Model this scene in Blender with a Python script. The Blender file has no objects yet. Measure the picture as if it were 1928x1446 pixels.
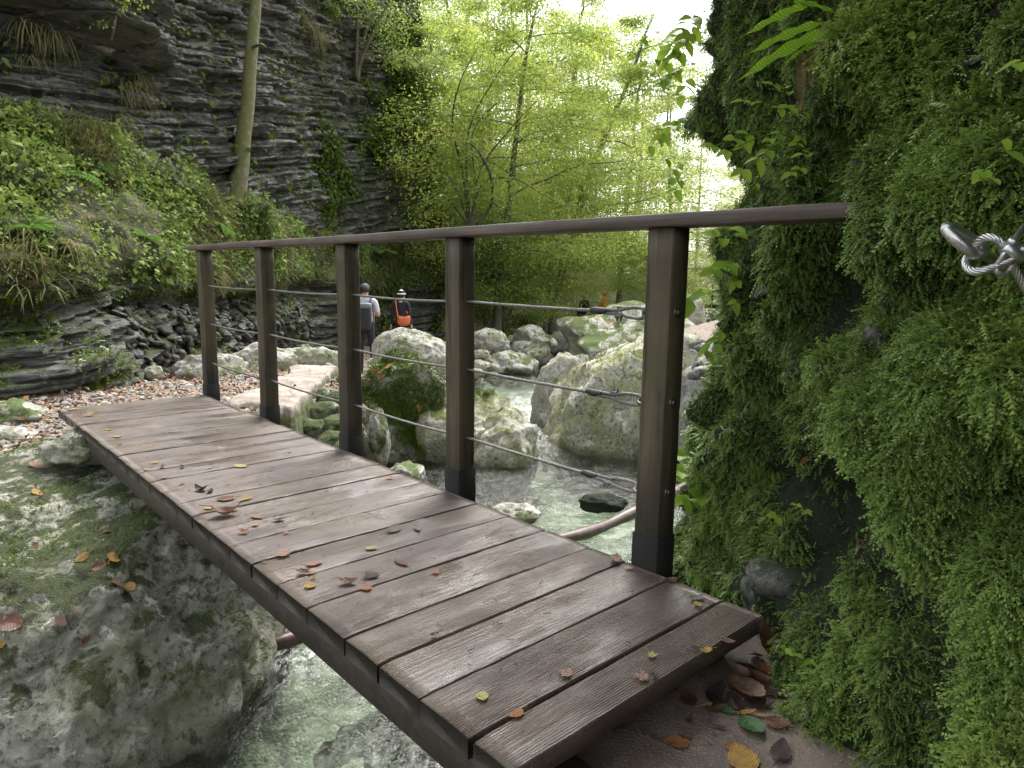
import bpy, math, random
import numpy as np
from mathutils import Vector, Matrix
from mathutils.bvhtree import BVHTree

random.seed(5)
RS = np.random.RandomState(11)
SC = bpy.context.scene
COL = SC.collection

# ------------------------------------------------------------------ camera
F = 1300.0; PIT = .1556; ROL = .0150
FW = np.array([0, math.cos(PIT), -math.sin(PIT)])
UP0 = np.array([0, math.sin(PIT), math.cos(PIT)]); RI0 = np.array([1., 0, 0])
RI = RI0*math.cos(ROL) + UP0*math.sin(ROL)
UP = -RI0*math.sin(ROL) + UP0*math.cos(ROL)
CAM = np.array([0, 0, .9957])
cd = bpy.data.cameras.new('camera'); co = bpy.data.objects.new('camera', cd); COL.objects.link(co)
cd.sensor_width = 36; cd.lens = 36*F/1928; cd.clip_start = .02; cd.clip_end = 600
M = Matrix(((RI[0], UP[0], -FW[0], CAM[0]), (RI[1], UP[1], -FW[1], CAM[1]), (RI[2], UP[2], -FW[2], CAM[2]), (0, 0, 0, 1)))
co.matrix_world = M
SC.camera = co

def ray(x, y): return FW + RI*((x-964)/F) + UP*((723-y)/F)
def at(x, y, D): return CAM + ray(x, y)*D
def onz(x, y, z):
    d = ray(x, y); return CAM + d*((z-CAM[2])/d[2])

# bridge frame: t runs along the bridge from the near post, w across the deck
B = np.array([-.67214, .74042, 0]); Nw = np.array([-.74042, -.67214, 0]); P1 = np.array([.50039, 2.23729, 0])
def br(t, w, z=0.): return P1 + B*t + Nw*w + np.array([0, 0, z])

# ------------------------------------------------------------------ noise
_pr = np.random.RandomState(3)
PERM = _pr.permutation(256); PERM = np.concatenate([PERM, PERM, PERM])
GR = _pr.normal(size=(256, 3)); GR /= np.linalg.norm(GR, axis=1)[:, None]
def pn(p):
    p = np.asarray(p, float)
    i = np.floor(p).astype(int); f = p-i; i = i & 255
    u = f*f*f*(f*(f*6-15)+10)
    out = 0
    for dx in (0, 1):
        for dy in (0, 1):
            for dz in (0, 1):
                h = PERM[PERM[PERM[(i[:, 0]+dx) & 255]+((i[:, 1]+dy) & 255)]+((i[:, 2]+dz) & 255)]
                g = GR[h]
                v = g[:, 0]*(f[:, 0]-dx)+g[:, 1]*(f[:, 1]-dy)+g[:, 2]*(f[:, 2]-dz)
                w = (u[:, 0] if dx else 1-u[:, 0])*(u[:, 1] if dy else 1-u[:, 1])*(u[:, 2] if dz else 1-u[:, 2])
                out = out+v*w
    return out*1.6
def fbm(p, oct=4, gain=.5, lac=2.07):
    p = np.asarray(p, float); a = 1.; s = 0
    for k in range(oct):
        s = s+a*pn(p+k*17.31); a *= gain; p = p*lac
    return s
def ridge(p, oct=4):
    p = np.asarray(p, float); a = 1.; s = 0
    for k in range(oct):
        s = s+a*(1-2*np.abs(pn(p+k*9.7))); a *= .5; p = p*2.1
    return s
def sstep(a, b, x):
    t = np.clip((np.asarray(x, float)-a)/(b-a), 0, 1); return t*t*(3-2*t)
def h1(i, seed=0):
    i = np.asarray(i).astype(np.int64)
    return PERM[(PERM[(i+seed*31) & 255]+(i >> 8)) & 255]/255.

# ------------------------------------------------------------------ mesh helpers
def mesh(name, V, quads=None, tris=None, smooth=True, attrs=None, midx=None):
    me = bpy.data.meshes.new(name)
    V = np.asarray(V, np.float32)
    nq = 0 if quads is None else len(quads); nt = 0 if tris is None else len(tris)
    me.vertices.add(len(V)); me.vertices.foreach_set('co', V.ravel())
    idx = []
    if nq: idx.append(np.asarray(quads, np.int32).ravel())
    if nt: idx.append(np.asarray(tris, np.int32).ravel())
    idx = np.concatenate(idx)
    me.loops.add(len(idx)); me.loops.foreach_set('vertex_index', idx)
    st = np.concatenate([np.arange(nq)*4, nq*4+np.arange(nt)*3]).astype(np.int32)
    me.polygons.add(nq+nt); me.polygons.foreach_set('loop_start', st)
    me.polygons.foreach_set('loop_total', np.concatenate([np.full(nq, 4), np.full(nt, 3)]).astype(np.int32))
    if smooth: me.polygons.foreach_set('use_smooth', np.ones(nq+nt, bool))
    if midx is not None: me.polygons.foreach_set('material_index', np.asarray(midx, np.int32))
    me.update(calc_edges=True); me.validate()
    for k, a in (attrs or {}).items():
        at_ = me.attributes.new(k, 'FLOAT', 'POINT'); at_.data.foreach_set('value', np.asarray(a, np.float32))
    return me
def link(name, me, mat=None, parent=None, loc=None):
    o = bpy.data.objects.new(name, me); COL.objects.link(o)
    if mat is not None:
        for m in (mat if isinstance(mat, (list, tuple)) else [mat]): me.materials.append(m)
    if parent is not None: o.parent = parent
    if loc is not None: o.location = loc
    return o
def tag(o, label=None, cat=None, group=None, kind=None):
    if label:
        o['label'] = label
        if len(label.split()) > 16: print('LONG', len(label.split()), label)
    if cat: o['category'] = cat
    if group: o['group'] = group
    if kind: o['kind'] = kind
    return o
def empty(name, loc, label, cat, group=None, rz=0):
    o = bpy.data.objects.new(name, None); COL.objects.link(o); o.location = loc; o.rotation_euler = (0, 0, rz)
    o.empty_display_size = .1
    return tag(o, label, cat, group)

class MB:
    """collects pieces into one mesh"""
    def __init__(s): s.V = []; s.Q = []; s.T = []; s.n = 0; s.R = []
    def add(s, V, quads=None, tris=None, r=0.):
        V = np.asarray(V, float); s.V.append(V); s.R.append(np.full(len(V), r) if np.isscalar(r) else np.asarray(r, float))
        if quads is not None and len(quads): s.Q.append(np.asarray(quads, int)+s.n)
        if tris is not None and len(tris): s.T.append(np.asarray(tris, int)+s.n)
        s.n += len(V); return s
    def box(s, c, ax, hs, r=0., bev=0.):
        """box centre c, axes rows ax, half sizes hs, chamfered edges"""
        c = np.asarray(c, float); ax = np.asarray(ax, float); hs = np.asarray(hs, float)
        b = min(bev, hs.min()*.49)
        if b <= 0:
            P = np.array([[x, y, z] for z in (-1, 1) for y in (-1, 1) for x in (-1, 1)], float)*hs
            Q = [[0, 2, 3, 1], [4, 5, 7, 6], [0, 1, 5, 4], [2, 6, 7, 3], [0, 4, 6, 2], [1, 3, 7, 5]]
            return s.add(c+P@ax, Q, r=r)
        V = []; idx = {}
        for sx in (-1, 1):
            for sy in (-1, 1):
                for sz in (-1, 1):
                    for k in range(3):
                        p = np.array([sx, sy, sz])*hs - np.array([sx, sy, sz])*b*np.array([k != 0, k != 1, k != 2])
                        idx[(sx, sy, sz, k)] = len(V); V.append(p)
        Q = []; T = []
        for k in range(3):
            a, d = [i for i in range(3) if i != k]
            for sg in (-1, 1):
                q = []
                for (u, v) in ((-1, -1), (1, -1), (1, 1), (-1, 1)):
                    t = [0, 0, 0]; t[k] = sg; t[a] = u; t[d] = v; q.append(idx[(*t, k)])
                fl = sg*(1 if k != 1 else -1)
                Q.append(q if fl > 0 else q[::-1])
        for k in range(3):
            a, d = [i for i in range(3) if i != k]
            for u in (-1, 1):
                for v in (-1, 1):
                    t0 = [0, 0, 0]; t0[k] = -1; t0[a] = u; t0[d] = v; t1 = list(t0); t1[k] = 1
                    q = [idx[(*t0, a)], idx[(*t1, a)], idx[(*t1, d)], idx[(*t0, d)]]
                    nn = np.cross(V[q[1]]-V[q[0]], V[q[2]]-V[q[0]])
                    Q.append(q if nn@(V[q[0]]+V[q[2]]) > 0 else q[::-1])
        for sx in (-1, 1):
            for sy in (-1, 1):
                for sz in (-1, 1):
                    t = [idx[(sx, sy, sz, k)] for k in range(3)]
                    nn = np.cross(V[t[1]]-V[t[0]], V[t[2]]-V[t[0]])
                    T.append(t if nn@V[t[0]] > 0 else t[::-1])
        return s.add(c+np.array(V)@ax, Q, T, r=r)
    def tube(s, P, rad, k=6, r=0., cap=True):
        P = np.asarray(P, float); n = len(P); rad = np.full(n, rad) if np.isscalar(rad) else np.asarray(rad, float)
        T = np.gradient(P, axis=0); T /= np.linalg.norm(T, axis=1)[:, None]+1e-9
        a = np.array([0, 0, 1.]) if abs(T[0][2]) < .9 else np.array([1., 0, 0])
        U = np.zeros_like(P); u = a-T[0]*(a@T[0]); u /= np.linalg.norm(u)
        for i in range(n):
            u = u-T[i]*(u@T[i]); u /= np.linalg.norm(u)+1e-9; U[i] = u
        W = np.cross(T, U)
        an = np.arange(k)*2*math.pi/k
        V = P[:, None]+rad[:, None, None]*(U[:, None]*np.cos(an)[None, :, None]+W[:, None]*np.sin(an)[None, :, None])
        V = V.reshape(-1, 3)
        i = np.arange(n-1)[:, None]*k; j = np.arange(k)[None]
        Q = np.stack([i+j, i+(j+1) % k, i+k+(j+1) % k, i+k+j], -1).reshape(-1, 4)
        T3 = []
        if cap:
            V = np.vstack([V, P[:1], P[-1:]]); m = n*k
            T3 = [[m, (q+1) % k, q] for q in range(k)]+[[m+1, (n-1)*k+q, (n-1)*k+(q+1) % k] for q in range(k)]
        return s.add(V, Q, T3, r=r)
    def build(s, name, mat, parent=None, smooth=True, loc=None, attrs=None):
        V = np.vstack(s.V)
        if loc is not None: V = V-np.asarray(loc)
        A = {'rnd': np.concatenate(s.R)}
        if attrs: A.update(attrs)
        me = mesh(name, V, np.vstack(s.Q) if s.Q else None, np.vstack(s.T) if s.T else None, smooth, A)
        return link(name, me, mat, parent, loc)

def grid_quads(n, m):
    i = np.arange(n-1)[:, None]*m; j = np.arange(m-1)[None]
    return np.stack([i+j, i+j+1, i+m+j+1, i+m+j], -1).reshape(-1, 4)
def vnormals(V, n, m):
    G = V.reshape(n, m, 3); a = np.gradient(G, axis=0); b = np.gradient(G, axis=1)
    N = np.cross(a, b); N /= np.linalg.norm(N, axis=2)[..., None]+1e-9
    return N.reshape(-1, 3)
def norm(v): return v/(np.linalg.norm(v, axis=-1, keepdims=True)+1e-9)
def frames(fwd, nrm):
    """columns side, forward, normal"""
    y = norm(fwd); z = norm(nrm-y*np.sum(nrm*y, -1, keepdims=True)); x = np.cross(y, z)
    return np.stack([x, y, z], -1)
def instance(tv, tq, tt, pos, fr, sc, rnd, tip=None):
    """many copies of a template as one array"""
    N = len(pos); m = len(tv); sc = np.asarray(sc, float)
    if sc.ndim == 1: sc = sc[:, None].repeat(3, 1)
    V = np.einsum('nij,nmj->nmi', fr, tv[None]*sc[:, None])+pos[:, None]
    off = (np.arange(N)*m)[:, None, None]
    Q = (np.asarray(tq)[None]+off).reshape(-1, 4) if tq is not None and len(tq) else None
    T = (np.asarray(tt)[None]+off).reshape(-1, 3) if tt is not None and len(tt) else None
    A = {'rnd': np.repeat(rnd, m)}
    if tip is not None: A['tip'] = np.tile(tip, N)
    return V.reshape(-1, 3), Q, T, A
def sample(V, Q, w, n):
    """n points spread over quads Q with per-vertex weight w; returns points, index of the quad"""
    a, b, c, d = (V[Q[:, i]] for i in range(4))
    ar = np.linalg.norm(np.cross(c-a, d-b), axis=1)*.5*np.mean(w[Q], axis=1)
    cs = np.cumsum(ar); q = np.minimum(np.searchsorted(cs, RS.rand(n)*cs[-1]), len(Q)-1)
    u = RS.rand(n, 1); v = RS.rand(n, 1)
    P = (a[q]*(1-u)+b[q]*u)*(1-v)+(d[q]*(1-u)+c[q]*u)*v
    return P, q

# ------------------------------------------------------------------ materials
def newmat(name):
    m = bpy.data.materials.new(name); m.use_nodes = True; m.node_tree.nodes.clear(); return m, m.node_tree
def nd(nt, typ, ins=None, **pr):
    n = nt.nodes.new(typ)
    for k, v in pr.items(): setattr(n, k, v)
    for k, v in (ins or {}).items():
        s = n.inputs[k]
        if isinstance(v, bpy.types.NodeSocket): nt.links.new(v, s)
        else: s.default_value = v
    return n
def c4(c): return (c[0], c[1], c[2], 1)
def ramp(nt, fac, stops, interp='LINEAR'):
    n = nd(nt, 'ShaderNodeValToRGB', {0: fac}); r = n.color_ramp; r.interpolation = interp
    while len(r.elements) < len(stops): r.elements.new(.5)
    for e, (p, c) in zip(r.elements, stops):
        e.position = p; e.color = c4(c) if hasattr(c, '__len__') else (c, c, c, 1)
    return n.outputs[0]
def mixc(nt, f, a, b, mode='MIX'):
    n = nd(nt, 'ShaderNodeMix', data_type='RGBA', blend_type=mode)
    for i, v in ((0, f), (6, a), (7, b)):
        if isinstance(v, bpy.types.NodeSocket): nt.links.new(v, n.inputs[i])
        else: n.inputs[i].default_value = v if i == 0 else c4(v)
    return n.outputs[2]
def mth(nt, op, a, b=0., c=0., clamp=False):
    return nd(nt, 'ShaderNodeMath', {0: a, 1: b, 2: c}, operation=op, use_clamp=clamp).outputs[0]
def noise(nt, vec, s, det=4., rough=.55, dist=0.):
    return nd(nt, 'ShaderNodeTexNoise', {'Vector': vec, 'Scale': s, 'Detail': det, 'Roughness': rough, 'Distortion': dist}).outputs[0]
def mapr(nt, v, a, b, c=0., d=1.):
    return nd(nt, 'ShaderNodeMapRange', {0: v, 1: a, 2: b, 3: c, 4: d}).outputs[0]
def scaled(nt, vec, s):
    return nd(nt, 'ShaderNodeVectorMath', {0: vec, 1: s}, operation='MULTIPLY').outputs[0]
def bump(nt, h, dist, st=1., nrm=None):
    n = nd(nt, 'ShaderNodeBump', {'Strength': st, 'Distance': dist, 'Height': h})
    if nrm is not None: nt.links.new(nrm, n.inputs['Normal'])
    return n.outputs[0]
def out(nt, sh): nd(nt, 'ShaderNodeOutputMaterial', {0: sh})
def attr(nt, name): return nd(nt, 'ShaderNodeAttribute', attribute_name=name).outputs['Fac']
def prin(nt, col, rough=.6, nrm=None, **kw):
    ins = {'Base Color': col if isinstance(col, bpy.types.NodeSocket) else c4(col), 'Roughness': rough}
    ins.update(kw)
    n = nd(nt, 'ShaderNodeBsdfPrincipled', ins)
    if nrm is not None: nt.links.new(nrm, n.inputs['Normal'])
    return n.outputs[0]
def upz(nt): return nd(nt, 'ShaderNodeSeparateXYZ', {0: nd(nt, 'ShaderNodeNewGeometry').outputs['Normal']}).outputs[2]
def objc(nt): return nd(nt, 'ShaderNodeTexCoord').outputs['Object']

def plain(name, col, rough=.6, metal=0., var=.25, sc=40.):
    m, nt = newmat(name); v = objc(nt)
    n = noise(nt, v, sc, 5)
    c = mixc(nt, mapr(nt, n, .3, .7), [x*(1-var) for x in col], [min(1, x*(1+var)) for x in col])
    out(nt, prin(nt, c, rough, bump(nt, n, .002, .3), Metallic=metal)); return m

def leafy(name, dark, light, trans=.45, gloss=.08, tipcol=None, warm=None):
    """thin leaf: diffuse + light shining through; colour differs from leaf to leaf"""
    m, nt = newmat(name)
    r = attr(nt, 'rnd')
    st = [(0, dark), (.75, light)]
    if warm is not None: st += [(.93, warm)]
    c = ramp(nt, r, st)
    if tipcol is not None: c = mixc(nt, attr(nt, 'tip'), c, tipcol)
    d = nd(nt, 'ShaderNodeBsdfDiffuse', {0: c}).outputs[0]
    tcol = mixc(nt, 1., c, (1.0, 1.0, .7), 'MULTIPLY')
    t = nd(nt, 'ShaderNodeBsdfTranslucent', {0: tcol}).outputs[0]
    s = nd(nt, 'ShaderNodeMixShader', {0: trans, 1: d, 2: t}).outputs[0]
    g = nd(nt, 'ShaderNodeBsdfGlossy', {0: (1, 1, 1, 1), 1: .4}).outputs[0]
    lw = nd(nt, 'ShaderNodeLayerWeight', {0: .25}).outputs[0]
    out(nt, nd(nt, 'ShaderNodeMixShader', {0: mth(nt, 'MULTIPLY', lw, gloss*4), 1: s, 2: g}).outputs[0]); return m

def rock(name, lo, hi, moss=0., mosscol=(.07, .10, .02), lichen=None, sc=1., rough=.8, streak=0., wetz=None, bmp=1., algae=None, cracks=.65, layered=False):
    m, nt = newmat(name); v = objc(nt)
    sv = scaled(nt, v, (1, 1, 1-.0+streak))
    a = noise(nt, sv, 1.6*sc, 8, .62, .4); b = noise(nt, sv if layered else v, (5 if layered else 14)*sc, 8, .7); d = noise(nt, v, 60*sc, 4, .7)
    c = ramp(nt, a, [(.3, lo), (.66, hi)])
    c = mixc(nt, mapr(nt, b, .50, .64), c, [x*.36 for x in lo])
    c = mixc(nt, mapr(nt, d, .56, .72, 0, .55), c, [min(.8, x*1.35) for x in hi])
    if lichen is not None:
        l = noise(nt, v, 5*sc, 6, .65, .8)
        c = mixc(nt, mapr(nt, l, .575, .60, 0, .85), c, lichen)
    if algae is not None:
        l2 = noise(nt, v, 2.3*sc, 7, .6, .6)
        c = mixc(nt, mapr(nt, l2, .46, .62, 0, .75), c, algae)
    vr = nd(nt, 'ShaderNodeTexVoronoi', {'Vector': nd(nt, 'ShaderNodeVectorMath', {0: v, 1: nd(nt, 'ShaderNodeTexNoise', {'Vector': v, 'Scale': 3*sc}).outputs[1]}, operation='ADD').outputs[0], 'Scale': 2.4*sc}, feature='DISTANCE_TO_EDGE').outputs[0]
    if cracks > 0: c = mixc(nt, mapr(nt, vr, 0, .035, cracks, 0), c, [x*.3 for x in lo])
    hgt = mth(nt, 'ADD', mth(nt, 'MULTIPLY', b, .6), mth(nt, 'MULTIPLY', d, .25))
    ro = mapr(nt, b, .3, .7, rough-.15, rough+.12)
    if moss > 0:
        mn = noise(nt, v, 2.1*sc, 7, .68, .3)
        k = mth(nt, 'ADD', mn, mth(nt, 'MULTIPLY', upz(nt), .22))
        mk = mapr(nt, k, .74-.3*moss, .80-.3*moss)
        mcol = ramp(nt, noise(nt, v, 45*sc, 4, .7), [(.3, [x*.35 for x in mosscol]), (.7, [x*1.5 for x in mosscol])])
        c = mixc(nt, mk, c, mcol)
        hgt = mth(nt, 'ADD', hgt, mth(nt, 'MULTIPLY', mk, mth(nt, 'MULTIPLY', noise(nt, v, 90*sc, 3), 1.1)))
    if wetz is not None:
        z = nd(nt, 'ShaderNodeSeparateXYZ', {0: nd(nt, 'ShaderNodeNewGeometry').outputs['Position']}).outputs[2]
        w = mapr(nt, mth(nt, 'ADD', z, mth(nt, 'MULTIPLY', a, .18)), wetz+.10, wetz+.24, 1, 0)
        c = mixc(nt, w, c, mixc(nt, 1., c, (.42, .40, .36), 'MULTIPLY'))
        ro = mth(nt, 'SUBTRACT', ro, mth(nt, 'MULTIPLY', w, .5), clamp=True)
    out(nt, prin(nt, c, ro, bump(nt, hgt, .04/sc*bmp, .9))); return m

def wood(name, lo, hi, spk=0., rough=.5, green=None, axis=0, ribs=0., wet=True, foot=False, ends=None):
    """weathered timber; grain runs along local axis"""
    m, nt = newmat(name); v = objc(nt)
    st = [26., 26., 26.]; st[axis] = 1.3
    fine = [140., 140., 140.]; fine[axis] = 3.
    r = attr(nt, 'rnd')
    off = nd(nt, 'ShaderNodeCombineXYZ', {0: mth(nt, 'MULTIPLY', r, 31.), 1: mth(nt, 'MULTIPLY', r, 17.), 2: 0.}).outputs[0]
    v2 = nd(nt, 'ShaderNodeVectorMath', {0: v, 1: off}, operation='ADD').outputs[0]
    a = noise(nt, scaled(nt, v2, st), 1., 5, .6, .8); f = noise(nt, scaled(nt, v2, fine), 1., 3, .6)
    big = noise(nt, v2, 3.2, 5, .6)
    c = ramp(nt, a, [(.28, lo), (.7, hi)])
    c = mixc(nt, mapr(nt, big, .35, .7, 0, .6), c, [x*.55 for x in lo])
    c = mixc(nt, mth(nt, 'MULTIPLY', r, .55), c, [x*.7 for x in hi])
    if green is not None: c = mixc(nt, mapr(nt, noise(nt, v, 5, 5, .6, .5), .48, .64, 0, .7), c, green)
    h = mth(nt, 'ADD', mth(nt, 'MULTIPLY', a, .5), mth(nt, 'MULTIPLY', f, .8))
    if spk > 0:
        s = noise(nt, v, 330, 2, .5)
        area = mapr(nt, noise(nt, v, 2.2, 4, .6), .40, .6)
        k = mth(nt, 'MULTIPLY', mapr(nt, s, .60, .66, 0, spk), area)
        c = mixc(nt, mth(nt, 'MULTIPLY', area, .45), c, (.115, .088, .060))
        c = mixc(nt, k, c, (.55, .48, .38))
        s2 = noise(nt, v, 210, 2, .5)
        c = mixc(nt, mapr(nt, s2, .66, .70, 0, .8), c, (.02, .017, .015))
        h = mth(nt, 'ADD', h, mth(nt, 'MULTIPLY', k, .6))
    if ribs > 0:
        sx = nd(nt, 'ShaderNodeSeparateXYZ', {0: v}).outputs[1]
        wv = mth(nt, 'SINE', mth(nt, 'MULTIPLY', mth(nt, 'ADD', sx, mth(nt, 'MULTIPLY', a, .004)), 6.283/.0075))
        msk = mapr(nt, noise(nt, scaled(nt, v2, (1.2, 3, 3)), 1.2, 3), .40, .55)
        h = mth(nt, 'ADD', h, mth(nt, 'MULTIPLY', mth(nt, 'MULTIPLY', wv, msk), ribs))
    if ends is not None:      # sodden end grain
        xx = nd(nt, 'ShaderNodeSeparateXYZ', {0: v}).outputs[0]
        c = mixc(nt, mapr(nt, mth(nt, 'ADD', xx, mth(nt, 'MULTIPLY', big, .006)), ends+.0015, ends+.008, .85, 0), c, (.016, .013, .010))
    if foot:      # damp stain soaking up from the deck and below the rope holes
        z = nd(nt, 'ShaderNodeSeparateXYZ', {0: v}).outputs[2]
        k = mapr(nt, mth(nt, 'ADD', z, mth(nt, 'MULTIPLY', noise(nt, scaled(nt, v2, (9, 9, 1.5)), 1., 4), .9)), .45, .85, .8, 0)
        c = mixc(nt, k, c, (.011, .009, .007))
        c = mixc(nt, mapr(nt, noise(nt, scaled(nt, v2, (30, 30, 2.)), 1., 4), .56, .66, 0, .75), c, (.012, .010, .008))
    ro = mapr(nt, noise(nt, v2, 2.4, 4, .6), .35, .65, rough-.09, rough+.13) if wet else rough
    out(nt, prin(nt, c, ro, bump(nt, h, .0035, .8), **{'Specular IOR Level': .40})); return m
EXPO = 1.84
# ------------------------------------------------------------------ world and light
SUN_EL, SUN_ROT = math.radians(58), math.radians(14)
wd = bpy.data.worlds.new('World'); SC.world = wd; wd.use_nodes = True
wt = wd.node_tree; wt.nodes.clear()
sky = nd(wt, 'ShaderNodeTexSky', sky_type='NISHITA', sun_disc=False, sun_elevation=SUN_EL, sun_rotation=SUN_ROT,
         altitude=300., air_density=1.6, dust_density=6., ozone_density=.8)
pale = nd(wt, 'ShaderNodeHueSaturation', {'Saturation': .22, 'Value': 1.0, 'Color': sky.outputs[0]})
bg = nd(wt, 'ShaderNodeBackground', {0: pale.outputs[0], 1: .15})
nd(wt, 'ShaderNodeOutputWorld', {0: bg.outputs[0]})
sl = bpy.data.lights.new('sun', 'SUN'); so = bpy.data.objects.new('sun', sl); COL.objects.link(so)
sl.energy = 1.1; sl.angle = math.radians(30); sl.color = (1, .96, .9)
sdir = Vector((math.sin(SUN_ROT)*math.cos(SUN_EL), math.cos(SUN_ROT)*math.cos(SUN_EL), math.sin(SUN_EL)))
so.rotation_euler = sdir.to_track_quat('Z', 'Y').to_euler(); so.location = (0, 0, 30)
SC.view_settings.view_transform = 'Standard'; SC.view_settings.look = 'None'; SC.view_settings.gamma = 1
SC.view_settings.exposure = EXPO
SC.cycles.max_bounces = 8; SC.cycles.diffuse_bounces = 6; SC.cycles.glossy_bounces = 3; SC.cycles.transmission_bounces = 6
SC.cycles.transparent_max_bounces = 8; SC.cycles.use_denoising = True; SC.cycles.caustics_reflective = False
SC.cycles.sample_clamp_indirect = 6

# ------------------------------------------------------------------ shared materials
MT = {}
MT['limestone'] = rock('pale_limestone', (.21, .205, .18), (.43, .42, .365), moss=.16, algae=(.25, .26, .13), lichen=(.52, .51, .46), sc=1.6, wetz=-1.3)
MT['mossy_boulder'] = rock('very_mossy_limestone', (.16, .16, .125), (.36, .355, .29), moss=.62, mosscol=(.065, .095, .016), algae=(.18, .19, .09), lichen=(.5, .5, .44), sc=1.5, wetz=-1.3)
MT['limestone_moss'] = rock('mossy_limestone', (.22, .215, .18), (.44, .43, .36), moss=.36, mosscol=(.085, .125, .018), algae=(.21, .23, .10), lichen=(.5, .5, .44), sc=1.5, wetz=-1.3)
MT['boulder_near'] = rock('foreground_boulder', (.12, .12, .092), (.38, .375, .31), moss=.26, mosscol=(.050, .066, .015), algae=(.17, .175, .10), lichen=(.46, .46, .41), cracks=.2, sc=1.7, wetz=-1.3, bmp=1.4)
MT['boulder_algae'] = rock('algae_boulder', (.20, .20, .145), (.40, .39, .31), moss=.2, mosscol=(.13, .16, .03), algae=(.27, .27, .12), lichen=(.55, .54, .46), sc=1.5, streak=-.5, wetz=-1.3)
MT['cliff'] = rock('dark_layered_cliff', (.028, .030, .025), (.135, .138, .116), moss=.26, mosscol=(.07, .09, .02), lichen=(.17, .172, .16), sc=.8, streak=8., rough=.7, bmp=2.2, cracks=0, layered=True)
MT['wall'] = rock('wet_conglomerate', (.014, .0135, .011), (.060, .057, .047), moss=1.9, mosscol=(.016, .026, .006), sc=2.2, rough=.85, bmp=1.3)
MT['cobble'] = rock('grey_cobble', (.12, .118, .11), (.30, .295, .27), moss=.05, sc=4., rough=.6)
MT['wet_cobble'] = rock('wet_cobble', (.030, .029, .026), (.135, .130, .115), moss=.35, mosscol=(.025, .04, .01), sc=6., rough=.35)
MT['wood_deck'] = wood('wet_deck_boards', (.046, .034, .031), (.130, .098, .087), spk=.7, rough=.33, ribs=.35, axis=0, ends=-1.013)
MT['wood_post'] = wood('dark_post_timber', (.021, .017, .010), (.128, .104, .062), rough=.62, foot=True, green=(.075, .07, .03), axis=2)
MT['wood_rail'] = wood('handrail_timber', (.038, .028, .022), (.185, .148, .122), rough=.58, axis=1)
MT['wood_dark'] = wood('black_wet_timber', (.018, .014, .011), (.055, .045, .035), rough=.5, axis=0)
MT['steel'] = plain('galvanised_steel', (.50, .50, .49), .33, .9, .25, 120)
MT['steel_dark'] = plain('dark_wet_steel', (.135, .13, .12), .42, .8, .4, 90)
MT['tape'] = plain('black_tape', (.012, .012, .012), .55)
MT['iron'] = plain('black_metal_shoe', (.010, .009, .0075), .9, 0, .7, 200)
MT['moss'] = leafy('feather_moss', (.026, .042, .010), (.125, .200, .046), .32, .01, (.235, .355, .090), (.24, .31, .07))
MT['moss_bright'] = leafy('cushion_moss', (.05, .085, .010), (.13, .185, .02), .25, .02)
MT['under'] = leafy('undergrowth_leaf', (.07, .12, .026), (.25, .33, .085), .42, .04, None, (.26, .27, .07))
MT['fern'] = leafy('fern_green', (.07, .14, .03), (.15, .25, .055), .45, .0)
MT['grass'] = leafy('dry_grass', (.10, .12, .045), (.24, .225, .12), .3, .0, None, (.22, .18, .10))
MT['plant'] = leafy('fresh_leaf', (.15, .27, .035), (.28, .42, .06), .55, .06)
MT['maple'] = leafy('maple_leaf', (.17, .265, .05), (.40, .475, .125), .62, .04, None, (.70, .56, .16))
MT['hazel'] = leafy('hazel_leaf', (.14, .22, .05), (.34, .42, .11), .5, .05)
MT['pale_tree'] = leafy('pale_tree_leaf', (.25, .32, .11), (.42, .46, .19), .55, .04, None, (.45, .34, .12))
MT['ivy'] = leafy('ivy_leaf', (.03, .055, .014), (.11, .16, .035), .25, .0)
MT['bark'] = rock('mossy_bark', (.075, .065, .04), (.21, .19, .13), moss=.62, mosscol=(.10, .115, .025), sc=6., streak=-.7, bmp=.6)
MT['bark_moss'] = rock('moss_covered_bark', (.075, .065, .04), (.24, .215, .15), moss=.95, mosscol=(.115, .125, .026), sc=5., streak=-.7, bmp=1.)
MT['twig'] = plain('dark_twig_bark', (.055, .045, .034), .8, 0, .4, 20)

# ground: gravel, leaf litter and dirt
m, nt = newmat('gravel_bank'); v = objc(nt)
vo = nd(nt, 'ShaderNodeTexVoronoi', {'Vector': v, 'Scale': 48.})
hs = nd(nt, 'ShaderNodeSeparateColor', {0: vo.outputs['Color']})
c = ramp(nt, hs.outputs[0], [(0, (.20, .18, .155)), (.5, (.27, .25, .22)), (1, (.38, .36, .325))])
c = mixc(nt, mapr(nt, hs.outputs[1], .72, .74), c, (.24, .105, .06))
c = mixc(nt, mapr(nt, noise(nt, v, 1.3, 6, .6), .46, .60, 0, .75), c, (.27, .19, .14))
c = mixc(nt, mapr(nt, vo.outputs['Distance'], .35, .65, 0, .75), c, (.05, .043, .035))
zz = nd(nt, 'ShaderNodeSeparateXYZ', {0: v}).outputs[2]
bed = ramp(nt, noise(nt, v, 1.5, 8, .68, .8), [(.38, (.065, .062, .043)), (.50, (.215, .22, .16)), (.68, (.43, .445, .34))])
bed = mixc(nt, mapr(nt, hs.outputs[2], .6, .95, 0, .35), bed, (.12, .11, .08))
c = mixc(nt, mapr(nt, zz, -1.42, -1.32, 1, 0), c, bed)
MT['gravel'] = m
hh = mth(nt, 'SUBTRACT', 1., vo.outputs['Distance'])
out(nt, prin(nt, c, .8, bump(nt, hh, .02, .8)))
m, nt = newmat('wet_dirt'); v = objc(nt)
a = noise(nt, v, 5, 8, .65); b = noise(nt, v, 120, 4, .7); e2 = noise(nt, v, 30, 5, .6)
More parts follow.
